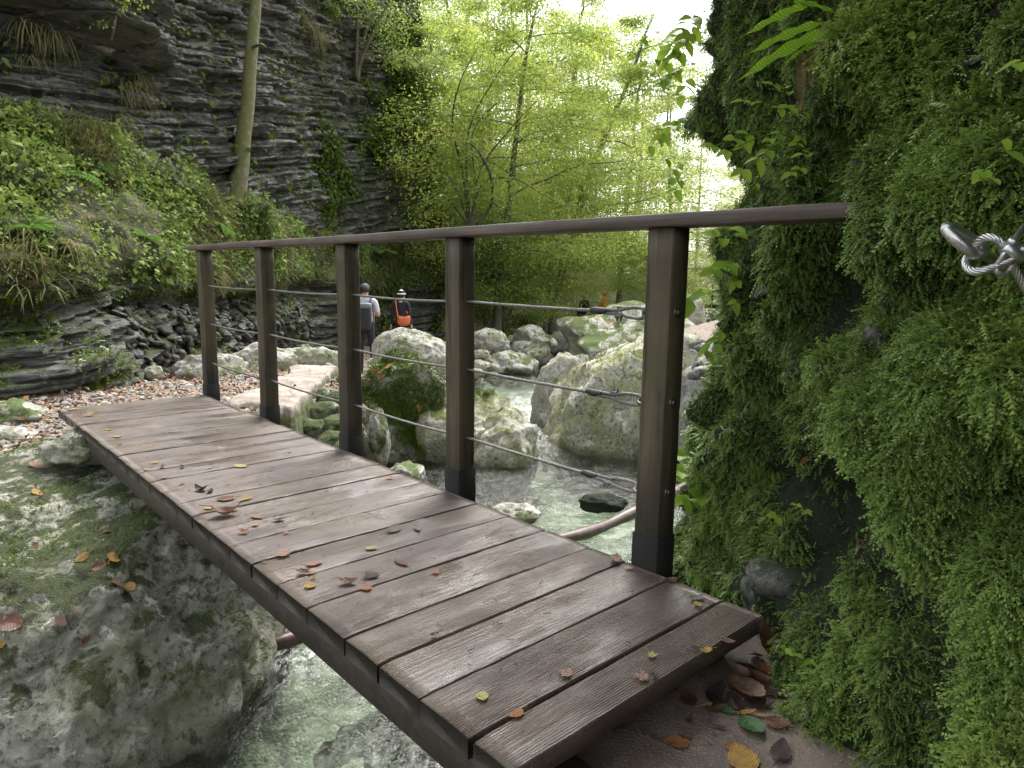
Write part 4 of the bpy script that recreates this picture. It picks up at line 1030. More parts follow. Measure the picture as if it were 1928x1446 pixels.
# ------------------------------------------------------------------ ferns, grass tufts, wall plants
def fern_mesh(seed, n=9, L=.6, pairs=13, droop=.7):
    g = np.random.RandomState(seed); mb = MB()
    for k in range(n):
        a = 2*math.pi*k/n+g.normal()*.3; d = np.array([math.cos(a), math.sin(a), 0]); l = L*g.uniform(.7, 1.15)
        s = np.linspace(0, 1, pairs+2); up_ = .75-.25*g.rand()
        Pm = d[None]*(s*l*.85)[:, None]+np.array([0, 0, 1.])*(l*(up_*s-droop*s**2))[:, None]
        mb.tube(Pm, np.linspace(.006, .002, len(s)), 3, r=.2, cap=False)
        sd = np.array([-d[1], d[0], 0]); rv = g.uniform(.2, .9)
        for i in range(1, pairs+1):
            f = i/(pairs+1.); w = l*.26*math.sin(math.pi*min(1, .18+f*.86))**.8
            for sg in (-1, 1):
                p = Pm[i]; tp = p+sd*sg*w+d*w*.25+np.array([0, 0, -.25*w]); h = l*.42/pairs
                t = norm(Pm[i+1]-Pm[i-1])
                m1 = p*.5+tp*.5
                mb.add([p-t*h*.6, m1-t*h*.9, tp, m1+t*h*.9, p+t*h*.6], [[0, 1, 3, 4]], [[1, 2, 3]], r=np.clip(rv+g.normal()*.1, 0, 1))
    return mb
def cliff_hit(px, py):
    """where the line through a pixel meets the left cliff"""
    return LBVH.ray_cast(Vector(CAM), Vector(norm(ray(px, py))))
LBVH = BVHTree.FromPolygons(LWV.tolist(), LWQ.tolist())
RBVH = BVHTree.FromPolygons(RV.tolist(), RQ.tolist())
protos = []
for k in range(3):
    protos.append(fern_mesh(50+k, (9, 7, 11)[k], .5))
ferns = [(118, 320, 1.3, 'large arching fern on the slope in a bare leaf covered hollow at the left'), (175, 300, 1.0, 'light green fern just right of the large arching fern'),
         (405, 405, 1.2, 'tall feathery fern just below the mossy trunk'), (560, 430, 1.0, 'fern at the right end of the slope against the cliff'), (545, 395, .9, 'small fern above the handrail left of the third post'),
         (60, 420, .8, 'fern low on the slope near the left edge'), (330, 380, .8, 'fern in the middle of the green slope'), (235, 330, .8, 'fern under the hanging grass of the cliff'), (40, 250, .8, 'fern under the dark rock shelf at the left edge'), (500, 470, .8, 'fern behind the handrail between the third and fourth posts'), (280, 440, .7, 'fern on the lip above the rubble slope')]
for i, (x, y, s, lab) in enumerate(ferns):
    h = cliff_hit(x, y+12)
    if h[0] is None: continue
    me_o = protos[i % 3].build('fern', MT['fern']) if i < 3 else bpy.data.objects.new('fern', bpy.data.objects['fern' if i % 3 == 0 else 'fern.%03d' % (i % 3)].data)
    if i >= 3: COL.objects.link(me_o)
    nn = Vector(h[1]); nn = nn if nn.dot(Vector(CAM)-h[0]) > 0 else -nn
    me_o.rotation_euler = (nn*.8+Vector((0, 0, .9))).to_track_quat('Z', 'Y').to_euler(); me_o.rotation_euler.rotate_axis('Z', i*1.3)
    me_o.location = h[0]+nn*.03; me_o.scale = (s, s, s); tag(me_o, lab, 'fern', 'ferns on the left slope')
# fern by the third post, dark bank
h = cliff_hit(712, 478)
o = bpy.data.objects.new('fern', bpy.data.objects['fern'].data); COL.objects.link(o); o.location = (h[0] if h[0] else Vector(at(712, 478, 20))); o.scale = (2, 2, 2)
tag(o, 'pale fern on the dark bank right of the third post', 'fern', 'ferns on the left slope')

def grass_mesh(seed, n=110, L=.55, hang=1.):
    g = np.random.RandomState(seed); mb = MB()
    for k in range(n):
        a = g.rand()*6.28; d = np.array([math.cos(a), math.sin(a), 0]); l = L*g.uniform(.5, 1.15)
        s = np.linspace(0, 1, 5); o_ = g.normal(size=3)*np.array([.07, .07, .02])
        Pm = o_+d*(s*l*.55)[:, None]+np.array([0, 0, 1.])*(l*(.55*s-hang*s**2))[:, None]
        sd = np.array([-d[1], d[0], 0])*.004*(1+.5*g.rand())
        w = np.array([1, 1, .9, .6, .1])[:, None]
        V = np.stack([Pm-sd*w, Pm+sd*w], 1).reshape(-1, 3)
        mb.add(V, [[2*i, 2*i+1, 2*i+3, 2*i+2] for i in range(4)], r=g.rand())
    return mb
gm1 = grass_mesh(1).build('grass_tuft', MT['grass']); gm2 = grass_mesh(2, 90, .5, 1.3).build('grass_tuft', MT['grass'])
tufts = [(55, 52, 1.5, 'wide tuft of straw coloured grass on top of the rock shelf at the upper left'), (95, 58, 1.2, 'shaggy grass tuft beside the wide tuft on the rock shelf'), (52, 108, .8, 'thin hanging grass below the rock shelf at the upper left'), (85, 112, .6, 'thin wisp of grass hanging below the rock shelf edge'),
         (235, 165, 1.5, 'long beard of grass hanging from the cliff right of the rock shelf'), (215, 215, 1.1, 'lower tuft of the hanging grass on the cliff'), (255, 150, 1.1, 'right hand tuft of the hanging grass on the cliff'), (18, 195, .9, 'grass tuft under the shelf at the left edge'),
         (120, 470, 1.1, 'grass tuft drooping over the lip of the mossy outcrop'), (30, 440, 1.0, 'pale grass tuft on the slope at the left edge'), (210, 455, .8, 'grass tuft above the rubble slope'), (585, 60, 1.6, 'hanging grass on the cliff right of the trunk'), (560, 25, 1.4, 'grass at the cliff top right of the trunk')]
for i, (x, y, s, lab) in enumerate(tufts):
    o = (gm1, gm2)[i] if i < 2 else (gm1, gm2)[i % 2].copy()
    if i >= 2: COL.objects.link(o)
    h = cliff_hit(x, y)
    if h[0] is None: h = (Vector(at(x, y, 9)), Vector((1, -1, 0)))
    nn = Vector(h[1]); nn = nn if nn.dot(Vector(CAM)-h[0]) > 0 else -nn
    o.location = h[0]+nn*.05; o.rotation_euler = (0, 0, i*2.1); o.scale = (s, s, s)
    tag(o, lab, 'grass tuft', 'grass tufts on the left cliff')
# small grass tuft on the path, by the fourth post
o = gm1.copy(); COL.objects.link(o); o.location = Vector(at(545, 700, 8.9)); o.scale = (.5, .5, .55); tag(o, 'small green grass tuft growing on the path right of the fourth post', 'grass tuft', 'grass tufts on the left cliff')

def leaf_strip(mb, P0, d, L, w, droop, r, n=7, wav=0., up_=np.array([0, 0, 1.]), cupk=.25):
    """one long or oval leaf with a midrib fold"""
    d = norm(np.asarray(d, float)); sd = norm(np.cross(d, up_)); nz = np.cross(sd, d)
    s = np.linspace(0, 1, n)
    mid = P0+d*(s*L)[:, None]+np.array([0, 0, -1.])*(droop*L*s**2)[:, None]
    V = []
    for i, f in enumerate(s):
        ww = w*math.sin(math.pi*min(1, .06+.94*f**.75))**.75 if f < 1 else 0.
        k = nz*cupk*ww+nz*wav*L*.03*math.sin(f*22)
        V += [mid[i]-sd*ww+k, mid[i], mid[i]+sd*ww+nz*cupk*ww-nz*wav*L*.03*math.sin(f*22+1)]
    Q = []
    for i in range(n-1): Q += [[3*i, 3*i+1, 3*i+4, 3*i+3], [3*i+1, 3*i+2, 3*i+5, 3*i+4]]
    mb.add(np.array(V), Q, r=r)
# hart's tongue like fern high on the right wall
hb = at(1575, 25, 1.75); MT['withered'] = plain('withered_leaf', (.16, .13, .055), .7, 0, .4, 60)
pl = empty('strap_fern', hb, 'fern of long glossy undivided bright green leaves hanging from the wall at the top', 'fern')
m, nt = newmat('strap_leaf'); v = objc(nt)
wv = nd(nt, 'ShaderNodeTexWave', {'Vector': v, 'Scale': 38., 'Distortion': .6}, bands_direction='DIAGONAL').outputs[1]
c = mixc(nt, mapr(nt, wv, .55, .85), (.24, .40, .05), (.14, .27, .035))
d1 = nd(nt, 'ShaderNodeBsdfDiffuse', {0: c}).outputs[0]; t1 = nd(nt, 'ShaderNodeBsdfTranslucent', {0: mixc(nt, 1., c, (1.5, 1.6, .6), 'MULTIPLY')}).outputs[0]
out(nt, nd(nt, 'ShaderNodeMixShader', {0: .55, 1: d1, 2: t1}).outputs[0]); MT['strap'] = m
for (x, y, D, w, dr, bx_, by_) in [(1402, 68, 1.70, .013, .10, 1535, 2), (1410, 103, 1.66, .013, .10, 1550, 42), (1395, 152, 1.62, .015, .12, 1565, 55), (1588, 34, 1.70, .012, .15, 1495, 2), (1478, 122, 1.68, .007, .15, 1568, 62)]:
    mb = MB(); tip = at(x, y, D); st_ = at(bx_, by_, 1.72)
    L = np.linalg.norm(tip-st_); leaf_strip(mb, st_, tip-st_+np.array([0, 0, dr*L]), L, w, dr, .6, 14, .6, np.array([.2, -.75, .65]))
    o = mb.build('frond', MT['strap']); o.parent = pl; o.matrix_parent_inverse = Matrix.Translation(-Vector(hb))
mb = MB(); st_ = at(1530, 60, 1.75); leaf_strip(mb, st_, [0, -.1, -1], .14, .016, 0, .1, 9, .8, np.array([0, -1., 0]))
leaf_strip(mb, at(1508, 95, 1.76), [0.02, -.1, -1], .16, .013, 0, .3, 9, .8, np.array([0, -1., 0]))
o = mb.build('withered_frond', MT['withered']); o.parent = pl; o.matrix_parent_inverse = Matrix.Translation(-Vector(hb))

def _tw(): pass
def twiggy(name, label, group, root, sprays, mat='plant'):
    """leafy plant: thin stems from the root to each spray, sprays of paired oval leaves"""
    g = np.random.RandomState(int(abs(root[0]*1000)) % 9999)
    mb = MB()
    for tip, nl, ls in sprays:
        tip = np.asarray(tip); mid_ = (np.asarray(root)+tip)/2+np.array([0, -.02, .03])
        Pm = smooth_path([root, mid_, tip], 10); mb.tube(Pm, np.linspace(.0022, .0012, 10), 4, r=.05, cap=False)
        for k in range(nl):
            f = 1-k//2*.13 if nl > 3 else 1-.1*k
            p = Pm[max(2, int(f*9))]; a = (k % 2*2-1)*g.uniform(.6, 1.1)
            d = norm(tip-np.asarray(root)); sd = norm(np.cross(d, [0, -.4, 1.])); dd_ = d*math.cos(a)+sd*math.sin(a)+g.normal(size=3)*.25+np.array([0, 0, -.2])
            leaf_strip(mb, p, dd_, ls*g.uniform(.75, 1.2), ls*.30, .25, g.uniform(.3, 1), 6, 0., norm(np.array([0, -.6, .8])+g.normal(size=3)*.2))
    o = mb.build(name, MT[mat], loc=root); tag(o, label, 'plant', group); return o
GRP = 'plants rooted in the mossy wall'
W_ = lambda x, y, D: at(x, y, D)
twiggy('leafy_plant', 'plant with bright heart shaped leaves on bare stems, above the handrail on the dark wall', GRP, W_(1520, 270, 1.95), [(W_(1345, 275, 1.75), 6, .042), (W_(1400, 320, 1.72), 6, .042), (W_(1370, 285, 1.72), 4, .036), (W_(1450, 262, 1.8), 4, .03), (W_(1500, 270, 1.8), 4, .03)])
twiggy('leafy_plant', 'small plant with round shiny leaves just under the long strap leaves', GRP, W_(1530, 260, 1.95), [(W_(1400, 190, 1.72), 4, .03), (W_(1455, 160, 1.72), 5, .034), (W_(1470, 205, 1.74), 6, .034), (W_(1500, 215, 1.74), 4, .032)])
twiggy('leafy_plant', 'small plant above the near end of the handrail', GRP, W_(1560, 345, 1.9), [(W_(1490, 325, 1.75), 4, .03), (W_(1510, 290, 1.75), 4, .028), (W_(1425, 345, 1.75), 1, .02)])
twiggy('leafy_plant', 'fresh serrated plant just below the handrail right of the near post', GRP, W_(1400, 520, 3.2), [(W_(1345, 510, 2.9), 5, .075), (W_(1370, 500, 2.9), 6, .07), (W_(1385, 530, 2.9), 4, .06), (W_(1350, 440, 2.9), 3, .08), (W_(1375, 430, 2.9), 3, .08)])
twiggy('leafy_plant', 'plant with long lance leaves in front of the far footbridge', GRP, W_(1400, 560, 3.3), [(W_(1300, 565, 3.0), 1, .13), (W_(1330, 552, 3.0), 2, .10), (W_(1385, 570, 2.9), 3, .055), (W_(1330, 660, 2.9), 3, .06), (W_(1345, 650, 2.9), 3, .06)])
twiggy('leafy_plant', 'leafy plant at the foot of the wall beside the near post, by the water', GRP, W_(1330, 960, 3.4), [(W_(1285, 890, 3.2), 6, .09), (W_(1310, 900, 3.2), 6, .10), (W_(1290, 940, 3.2), 5, .08), (W_(1320, 935, 3.1), 5, .09), (W_(1285, 860, 3.3), 4, .08)])
twiggy('leafy_plant', 'yellow green lobed leaves near the right edge above the steel eye bolt', GRP, W_(1930, 360, 1.25), [(W_(1845, 325, 1.08), 2, .04), (W_(1895, 285, 1.08), 2, .034), (W_(1860, 335, 1.06), 2, .03)])
twiggy('leafy_plant', 'single bright leaf at the right edge near the top', GRP, W_(1960, 150, 1.2), [(W_(1915, 120, 1.05), 2, .035)])
twiggy('leafy_plant', 'tiny plant with three round leaves low on the wall above the leaf pile', GRP, W_(1500, 1260, 1.85), [(W_(1478, 1222, 1.72), 3, .022), (W_(1500, 1232, 1.72), 2, .02), (W_(1525, 1245, 1.7), 2, .02)])
twiggy('leafy_plant', 'clover like plant in the dark lower right corner', GRP, W_(1900, 1270, 1.35), [(W_(1880, 1212, 1.22), 3, .022), (W_(1860, 1230, 1.22), 2, .022), (W_(1850, 1310, 1.2), 2, .02)])
twiggy('leafy_plant', 'small sprouts on the bright moss of the lower wall', GRP, W_(1480, 985, 2.1), [(W_(1460, 975, 1.95), 2, .035), (W_(1500, 950, 1.95), 3, .022), (W_(1520, 965, 1.95), 3, .02)])
twiggy('leafy_plant', 'thin stalk with a few leaves in the upper dark hollow of the wall', GRP, W_(1790, 105, 1.5), [(W_(1715, 70, 1.42), 2, .025), (W_(1790, 65, 1.42), 1, .025), (W_(1820, 75, 1.42), 1, .022)])
# vines hanging beside the bulge of the wall
for (lab, root, spr) in [('vine with a big fan shaped leaf hanging beside the rock bulge against the sky', W_(1330, 20, 3.9), [(W_(1262, 85, 3.7), 11, .10), (W_(1280, 100, 3.7), 7, .09), (W_(1210, 75, 3.7), 3, .06), (W_(1255, 120, 3.7), 5, .08)]),
                         ('vine of drooping heart leaves left of the upper rock bulge', W_(1310, 120, 3.9), [(W_(1232, 165, 3.7), 6, .07), (W_(1258, 150, 3.7), 6, .07), (W_(1220, 120, 3.7), 5, .06), (W_(1282, 180, 3.7), 5, .075)]),
                         ('vine of dark drooping leaves left of the lower rock bulge', W_(1300, 220, 3.9), [(W_(1225, 275, 3.7), 6, .065), (W_(1248, 255, 3.7), 7, .065), (W_(1268, 238, 3.7), 5, .06)]),
                         ('vine of curled leaves hanging lowest beside the rock bulge above the handrail', W_(1300, 285, 3.9), [(W_(1262, 335, 3.7), 5, .065), (W_(1272, 358, 3.7), 4, .07), (W_(1255, 300, 3.7), 3, .055)])]:
    twiggy('hanging_vine', lab, 'vines hanging by the rock bulge', root, spr)

# ------------------------------------------------------------------ trees
def tree_parts(seed, H, r0, lean, nlimb, spread, z0, nleaf, lsize, sub=6, flat=.34, mult=1, multi_sp=.5):
    """returns (wood MB, leaf points, leaf directions)"""
    g = np.random.RandomState(seed); wd_ = MB(); LP = []; LD = []
    for st_ in range(mult):
        a0 = g.rand()*6.28; dd0 = np.array([math.cos(a0), math.sin(a0), 0])*multi_sp*(1 if mult > 1 else 0)
        h = H*g.uniform(.75, 1.05) if mult > 1 else H
        s = np.linspace(0, 1, 16)
        Pt = (np.asarray(lean)+dd0*h*.6)[None]*(s**1.4)[:, None]+np.array([0, 0, 1.])*(s*h)[:, None]
        Pt += np.stack([fbm(np.stack([s*3+seed+st_, 0*s, 0*s+k*7], 1), 2)*.03*h*s for k in range(3)], 1)
        wd_.tube(Pt, np.maximum(r0*(1-.85*s)**.8*(1+.5*np.exp(-s*22)), .012)*(1 if mult == 1 else .7), 8, r=.5)
        for k in range(nlimb):
            f = z0+(1-z0)*(k+g.rand())/nlimb*.97; i = f*15; i0 = int(min(14, i))
            p = Pt[i0]*(1-(i-i0))+Pt[i0+1]*(i-i0)
            a = k*2.4+g.rand(); d = np.array([math.cos(a), math.sin(a), 0])
            L = spread*(1-.55*abs(f-.45)/.55)*g.uniform(.7, 1.2)
            q = np.linspace(0, 1, 9); rise = g.uniform(.15, .6)*(1-.5*f)
            Pl = p+d*(q*L)[:, None]+np.array([0, 0, 1.])*(L*(rise*q-.30*q**2))[:, None]
            Pl += np.stack([fbm(np.stack([q*3+seed*3+k, 0*q, 0*q+m_*5], 1), 2)*.08*L*q for m_ in range(3)], 1)
            wd_.tube(Pl, np.linspace(max(.35*r0*(1-f*.7), .012), .006, 9), 5, r=.5, cap=False)
            for b in range(sub):
                f2 = .22+.78*(b+g.rand())/sub; j = min(7, int(f2*8)); p2 = Pl[j]
                a2 = a+(b % 2*2-1)*g.uniform(.4, 1.1); d2 = np.array([math.cos(a2), math.sin(a2), 0])
                L2 = L*(.20+.38*(1-f2*.5))*g.uniform(.6, 1.2)
                q2 = np.linspace(0, 1, 6)
                Pb = p2+d2*(q2*L2)[:, None]+np.array([0, 0, 1.])*(L2*(g.uniform(-.05, .30)*q2-.28*q2**2))[:, None]
                wd_.tube(Pb, np.linspace(.008, .003, 6), 3, r=.5, cap=False)
                LP.append((Pb, L2))
    n_each = max(4, int(nleaf/len(LP)))
    pts = []; dirs = []
    for Pb, L2 in LP:
        n = int(n_each*g.uniform(.5, 1.5)); u = g.rand(n)**.8*5; i = np.minimum(u.astype(int), 4); fr_ = (u-i)[:, None]
        p = Pb[i]*(1-fr_)+Pb[i+1]*fr_; t = norm(Pb[5]-Pb[0])
        sp = L2*.34*(1-.4*u/5)
        j = g.normal(size=(n, 3))*np.stack([sp, sp, np.full(n, L2*flat*.5)], 1)
        p = p+j; dirs.append(norm(j*np.array([1, 1, .2]))*.6+t*.6+np.array([0, 0, -.25])); pts.append(p)
    return wd_, np.vstack(pts), np.vstack(dirs)
def make_tree(name, label, group, loc, mat, tmpl, seed, lsize, par, rz=0., scale=1.):
    wd_, LPt, LDr = tree_parts(seed, **par)
    root = empty(name, loc, label, 'tree', group, rz); root.scale = (scale,)*3
    wd_.build('trunk', MT['bark'], root)
    n = len(LPt); g = np.random.RandomState(seed+1)
    sz = lsize*g.uniform(.6, 1.3, n)
    N = np.array([0, 0, 1.])+g.normal(size=(n, 3))*.38
    rnd = np.clip(.42+.30*fbm(LPt*.55+seed, 3)+g.normal(size=n)*.17, 0, 1)
    V, Q, T, A = scatter_leaves(LPt, N, sz, rnd, tmpl, LDr, .4)
    link('crown', mesh('crown', V, Q, T, False, A), MT[mat], root)
    return root
def copy_tree(src, name, label, group, loc, rz, scale):
    r = src.copy(); COL.objects.link(r); r.name = name; r.location = loc; r.rotation_euler = (0, 0, rz); r.scale = (scale,)*3 if not hasattr(scale, '__len__') else scale
    tag(r, label, 'tree', group)
    for ch in src.children:
        c_ = ch.copy(); COL.objects.link(c_); c_.parent = r
    return r
# straight mossy trunk on the slope
tb = cliff_hit(448, 372)[0]; tb = Vector(tb) if tb else Vector(at(448, 372, 13)); D0 = float(np.dot(np.array(tb)-CAM, FW))
tops = [at(440, 385, D0), at(452, 320, D0-.02), at(458, 260, D0-.03), at(466, 200, D0), at(470, 140, D0+.03), at(476, 70, D0+.05), at(482, 0, D0+.05), at(492, -120, D0+.1), at(510, -320, D0+.2)]
rt = empty('mossy_tree', np.array(tb), 'leaning mossy trunk rising from the slope in front of the layered cliff', 'tree')
mb = MB(); tp_ = smooth_path(tops, 60); kz = np.linspace(0, 1, 60)
mb.tube(tp_, (.158*(1-.45*kz)+.10*np.exp(-kz*16))*(1+.05*fbm(np.stack([kz*9, 0*kz, 0*kz], 1), 2)), 20, r=.5)
mb.tube(smooth_path([at(474, 90, D0), at(490, 84, D0-.3), at(500, 88, D0-.45)], 6), [.035, .03, .03, .028, .028, .028], 6, r=.5)
o = mb.build('trunk', MT['bark_moss']); o.parent = rt; o.matrix_parent_inverse = Matrix.Translation(-rt.location)
w2, LPt, LDr = tree_parts(77, H=5, r0=.1, lean=(0, 0, 0), nlimb=12, spread=2.8, z0=.2, nleaf=6000, lsize=.08)
topb = np.array(tops[-2]); V, Q, T, A = scatter_leaves(LPt+topb+np.array([0, 0, .6]), np.tile([0, 0, 1.], (len(LPt), 1)), RS.uniform(.06, .1, len(LPt)), RS.rand(len(LPt))*.8, KITE, LDr, .4)
o = link('crown', mesh('crown', V, Q, T, False, A), MT['hazel']); o.parent = rt; o.matrix_parent_inverse = Matrix.Translation(-rt.location)
# white broken rock on the edge of the shelf
_h = cliff_hit(188, 92)
if _h[0] is not None: boulder('boulder', 'freshly broken white rock on the edge of the dark rock shelf at the upper left', np.array(_h[0])-norm(ray(188, 92))*-.02, (.20, .16, .055), 97, MT['limestone'], 4, .25, 9, cat='rock')
# bare sapling on the rock shelf
sb = at(208, 78, 9.4); mb = MB(); mb.tube(smooth_path([sb, at(215, 50, 9.35), at(218, 20, 9.4), at(205, -5, 9.4), at(210, -40, 9.4)], 16), np.linspace(.016, .01, 16), 6)
mb.tube(smooth_path([at(217, 10, 9.4), at(240, 6, 9.3), at(262, 2, 9.2)], 8), np.linspace(.008, .004, 8), 5); mb.tube(smooth_path([at(217, 25, 9.4), at(200, 45, 9.3), at(185, 50, 9.2)], 8), np.linspace(.006, .003, 8), 5)
rt = empty('sapling', sb, 'thin crooked sapling growing from the rock shelf at the upper left', 'tree')
o = mb.build('trunk', MT['twig']); o.parent = rt; o.matrix_parent_inverse = Matrix.Translation(-Vector(sb))
lpn = np.vstack([at(250+g_, 5+h_, 9.25)[None] for g_, h_ in RS.normal(size=(46, 2))*np.array([22, 10])]+[at(190+g_, 45+h_, 9.25)[None] for g_, h_ in RS.normal(size=(18, 2))*np.array([14, 7])])
V, Q, T, A = scatter_leaves(lpn, np.tile([0, 0, 1.], (len(lpn), 1)), RS.uniform(.04, .07, len(lpn)), RS.rand(len(lpn))*.8, KITE)
o = link('crown', mesh('crown', V, Q, T, False, A), MT['hazel']); o.parent = rt; o.matrix_parent_inverse = Matrix.Translation(-Vector(sb))
# ------------------------------------------------------------------ far valley sides
AX = [(0, 1), (15, 1), (22, 3.5), (30, 8), (40, 11.5), (60, 17), (95, 28)]
def hill_z(x, y):
    ax = interp(y, AX); P = np.stack([x, y, 0*x], 1); n = fbm(P*.12, 4)
    wl = interp(y, [(20, 7), (24, 5.4), (30, 7.2), (35, 6.9), (41, 4.5), (60, 5)])
    dl = ax-x-wl; dr = x-ax-4.5
    d = np.maximum(dl, dr)
    z = np.where(d > 0, 1.15*np.minimum(d, 5)+.62*np.maximum(d-5, 0), d*.6)-1.6
    return np.minimum(z, np.where(y > 44, 5., 9.)+np.clip(ax-x-8, 0, 17))+n*np.clip(d, 0, 4)*.5+.12*fbm(P*.9, 3)
xs = np.linspace(-45, 70, 190); ys = np.concatenate([np.linspace(22.5, 50, 120), np.linspace(51, 110, 70)])
gx, gy = np.meshgrid(xs, ys); hz_ = hill_z(gx.ravel(), gy.ravel())
hz_ = np.where((gy.ravel() < 24.5) & (gx.ravel() > -4), np.minimum(hz_, -2.), hz_)
HV = np.stack([gx.ravel(), gy.ravel(), np.maximum(hz_, -3)], 1); HQ = grid_quads(len(ys), len(xs))
m, nt = newmat('wooded_soil'); v = objc(nt)
c = ramp(nt, noise(nt, v, .9, 7, .65), [(.35, (.10, .09, .05)), (.52, (.17, .19, .07)), (.7, (.30, .24, .16))])
out(nt, prin(nt, c, .9, bump(nt, noise(nt, v, 4, 5), .2)))
tag(link('hillside', mesh('hillside', HV, HQ), m), kind='structure')
HN = vnormals(HV, len(ys), len(xs)); HN[HN[:, 2] < 0] *= -1
# shrubs and low leaves covering the far bank
wgt = ((HV[:, 1] < 62) & (HV[:, 2] > -1.5) & (HV[:, 0] > -9) & (HV[:, 0] < 34))*sstep(-.3, .25, fbm(HV*.45+4, 4))/(1+((HV[:, 1]-24)/18)**2)
P, q = sample(HV, HQ, wgt, 36000)
cl = fbm(P*.6, 3)
P = P+np.array([0, 0, 1.])*(RS.rand(len(P), 1)**1.5*np.clip(.9+1.1*cl, .1, 2.2)[:, None])
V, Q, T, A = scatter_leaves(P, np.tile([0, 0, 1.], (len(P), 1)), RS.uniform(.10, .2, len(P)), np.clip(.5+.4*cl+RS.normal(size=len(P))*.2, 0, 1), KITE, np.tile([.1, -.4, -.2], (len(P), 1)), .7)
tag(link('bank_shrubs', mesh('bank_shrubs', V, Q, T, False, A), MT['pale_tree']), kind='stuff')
# grey bedded rock face on the far bank
bpx('rock_outcrop', 'grey bedded rock face on the far bank behind the helmeted people', 1120, 505, 1330, 600, 41, 95, 'limestone', .35, sub=6, rough=.2, facets=9, cat='rock')
bpx('earth_mound', 'brown leaf covered mound of roots on the bank right of the second post', 955, 518, 1060, 600, 27, 96, 'limestone_moss', .5, sub=5, rough=.3, cat='mound')

def tz(x, y): return max(float(hill_z(np.array([float(x)]), np.array([float(y)]))[0]), gz1(x, y))-.1
G1 = 'yellow green maples leaning over the stream'
p1 = dict(H=11, r0=.16, lean=(1.2, -1.5, 0), nlimb=30, spread=4.8, z0=.20, nleaf=56000, lsize=.1, sub=7)
tA = make_tree('maple_tree', 'bright yellow green maple filling the middle of the picture above the second post', G1, (-.6, 25, tz(-.6, 25)), 'maple', KITE, 61, .095, p1)
p2 = dict(H=12.5, r0=.2, lean=(3.6, -.8, 0), nlimb=26, spread=4.6, z0=.22, nleaf=44000, lsize=.1, sub=7)
tC = make_tree('maple_tree', 'maple with a dark trunk leaning right at the top centre', G1, (1.6, 29, tz(1.6, 29)), 'maple', KITE, 62, .095, p2)
p3 = dict(H=5.2, r0=.06, lean=(.3, -.6, 0), nlimb=9, spread=2.3, z0=.1, nleaf=16000, lsize=.1, sub=6, mult=4, multi_sp=.55)
tF = make_tree('hazel_bush', 'many stemmed bush with drooping branches right of the second post, above the stream stones', 'bushes on the far bank', (-.3, 25.6, tz(-.3, 25.6)), 'hazel', KITE, 63, .10, p3)
p4 = dict(H=14, r0=.17, lean=(.6, -.6, 0), nlimb=20, spread=4.6, z0=.15, nleaf=15000, lsize=.1, sub=7)
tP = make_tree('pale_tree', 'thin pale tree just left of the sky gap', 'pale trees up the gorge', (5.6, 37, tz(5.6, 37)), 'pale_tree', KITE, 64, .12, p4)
tD = make_tree('mossy_shrub', 'mossy branched shrub on the cliff edge between the trunk and the maples', 'bushes on the cliff edge', at(672, 150, 20.6), 'hazel', KITE, 66, .085, dict(H=3.6, r0=.10, lean=(1.0, -.8, 0), nlimb=8, spread=1.9, z0=.2, nleaf=3500, lsize=.08, sub=6, mult=3, multi_sp=.5))
cp = lambda src, nm, lab, grp, x, y, rz, s, z=None: copy_tree(src, nm, lab, grp, (x, y, tz(x, y) if z is None else z), rz, s)
cp(tA, 'maple_tree', 'maple growing on the edge of the layered cliff, left of the bright central maple', G1, -3.6, 26, 2.2, .85)
cp(tA, 'maple_tree', 'maple high on the cliff top behind the mossy shrub', G1, -6.8, 27, 4.0, .9)
cp(tA, 'maple_tree', 'lower yellow maple with a touch of orange, right of centre above the handrail', G1, 1.3, 28.5, 1.1, .62)
cp(tC, 'maple_tree', 'maple behind the leaning one at the top centre', G1, -.8, 33, 2.6, 1.05)
cp(tA, 'maple_tree', 'young maple over the pool left of the near post', G1, 6.4, 31.5, 5.1, .55)
cp(tF, 'hazel_bush', 'many stemmed bush at the foot of the layered cliff end', 'bushes on the far bank', -1.6, 24.6, 1.9, .85)
cp(tF, 'hazel_bush', 'bush on the far bank above the helmeted people', 'bushes on the far bank', 1.8, 37.5, 3.1, 1.2)
cp(tF, 'hazel_bush', 'bush on the far bank left of the grey bedded rock face', 'bushes on the far bank', .2, 34, 4.4, 1.1)
cp(tF, 'hazel_bush', 'bush seen between the near post and the mossy wall', 'bushes on the far bank', 12.4, 39, .6, 1.1)
cp(tF, 'hazel_bush', 'bush at the top edge of the layered cliff, right of the hanging grass', 'bushes on the cliff edge', 0, 0, 1.0, .55, 0).location = at(590, 40, 18.2)
cp(tF, 'hazel_bush', 'bush clinging to the right end of the layered cliff', 'bushes on the cliff edge', 0, 0, 2.0, .6, 0).location = at(760, 250, 23.6)
PG = 'pale trees up the gorge'
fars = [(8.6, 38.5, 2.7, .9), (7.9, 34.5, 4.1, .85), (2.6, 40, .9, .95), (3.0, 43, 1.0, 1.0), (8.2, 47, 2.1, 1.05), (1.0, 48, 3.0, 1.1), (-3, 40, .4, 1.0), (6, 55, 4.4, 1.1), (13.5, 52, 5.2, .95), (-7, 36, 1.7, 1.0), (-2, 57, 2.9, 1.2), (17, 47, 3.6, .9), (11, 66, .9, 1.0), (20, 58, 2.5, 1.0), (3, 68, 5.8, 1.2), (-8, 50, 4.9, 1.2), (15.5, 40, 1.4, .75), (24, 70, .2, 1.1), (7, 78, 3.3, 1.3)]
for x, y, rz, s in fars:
    cp(tP, 'pale_tree', 'pale hazy tree of the wood far up the gorge behind the maples', PG, x, y, rz, s)
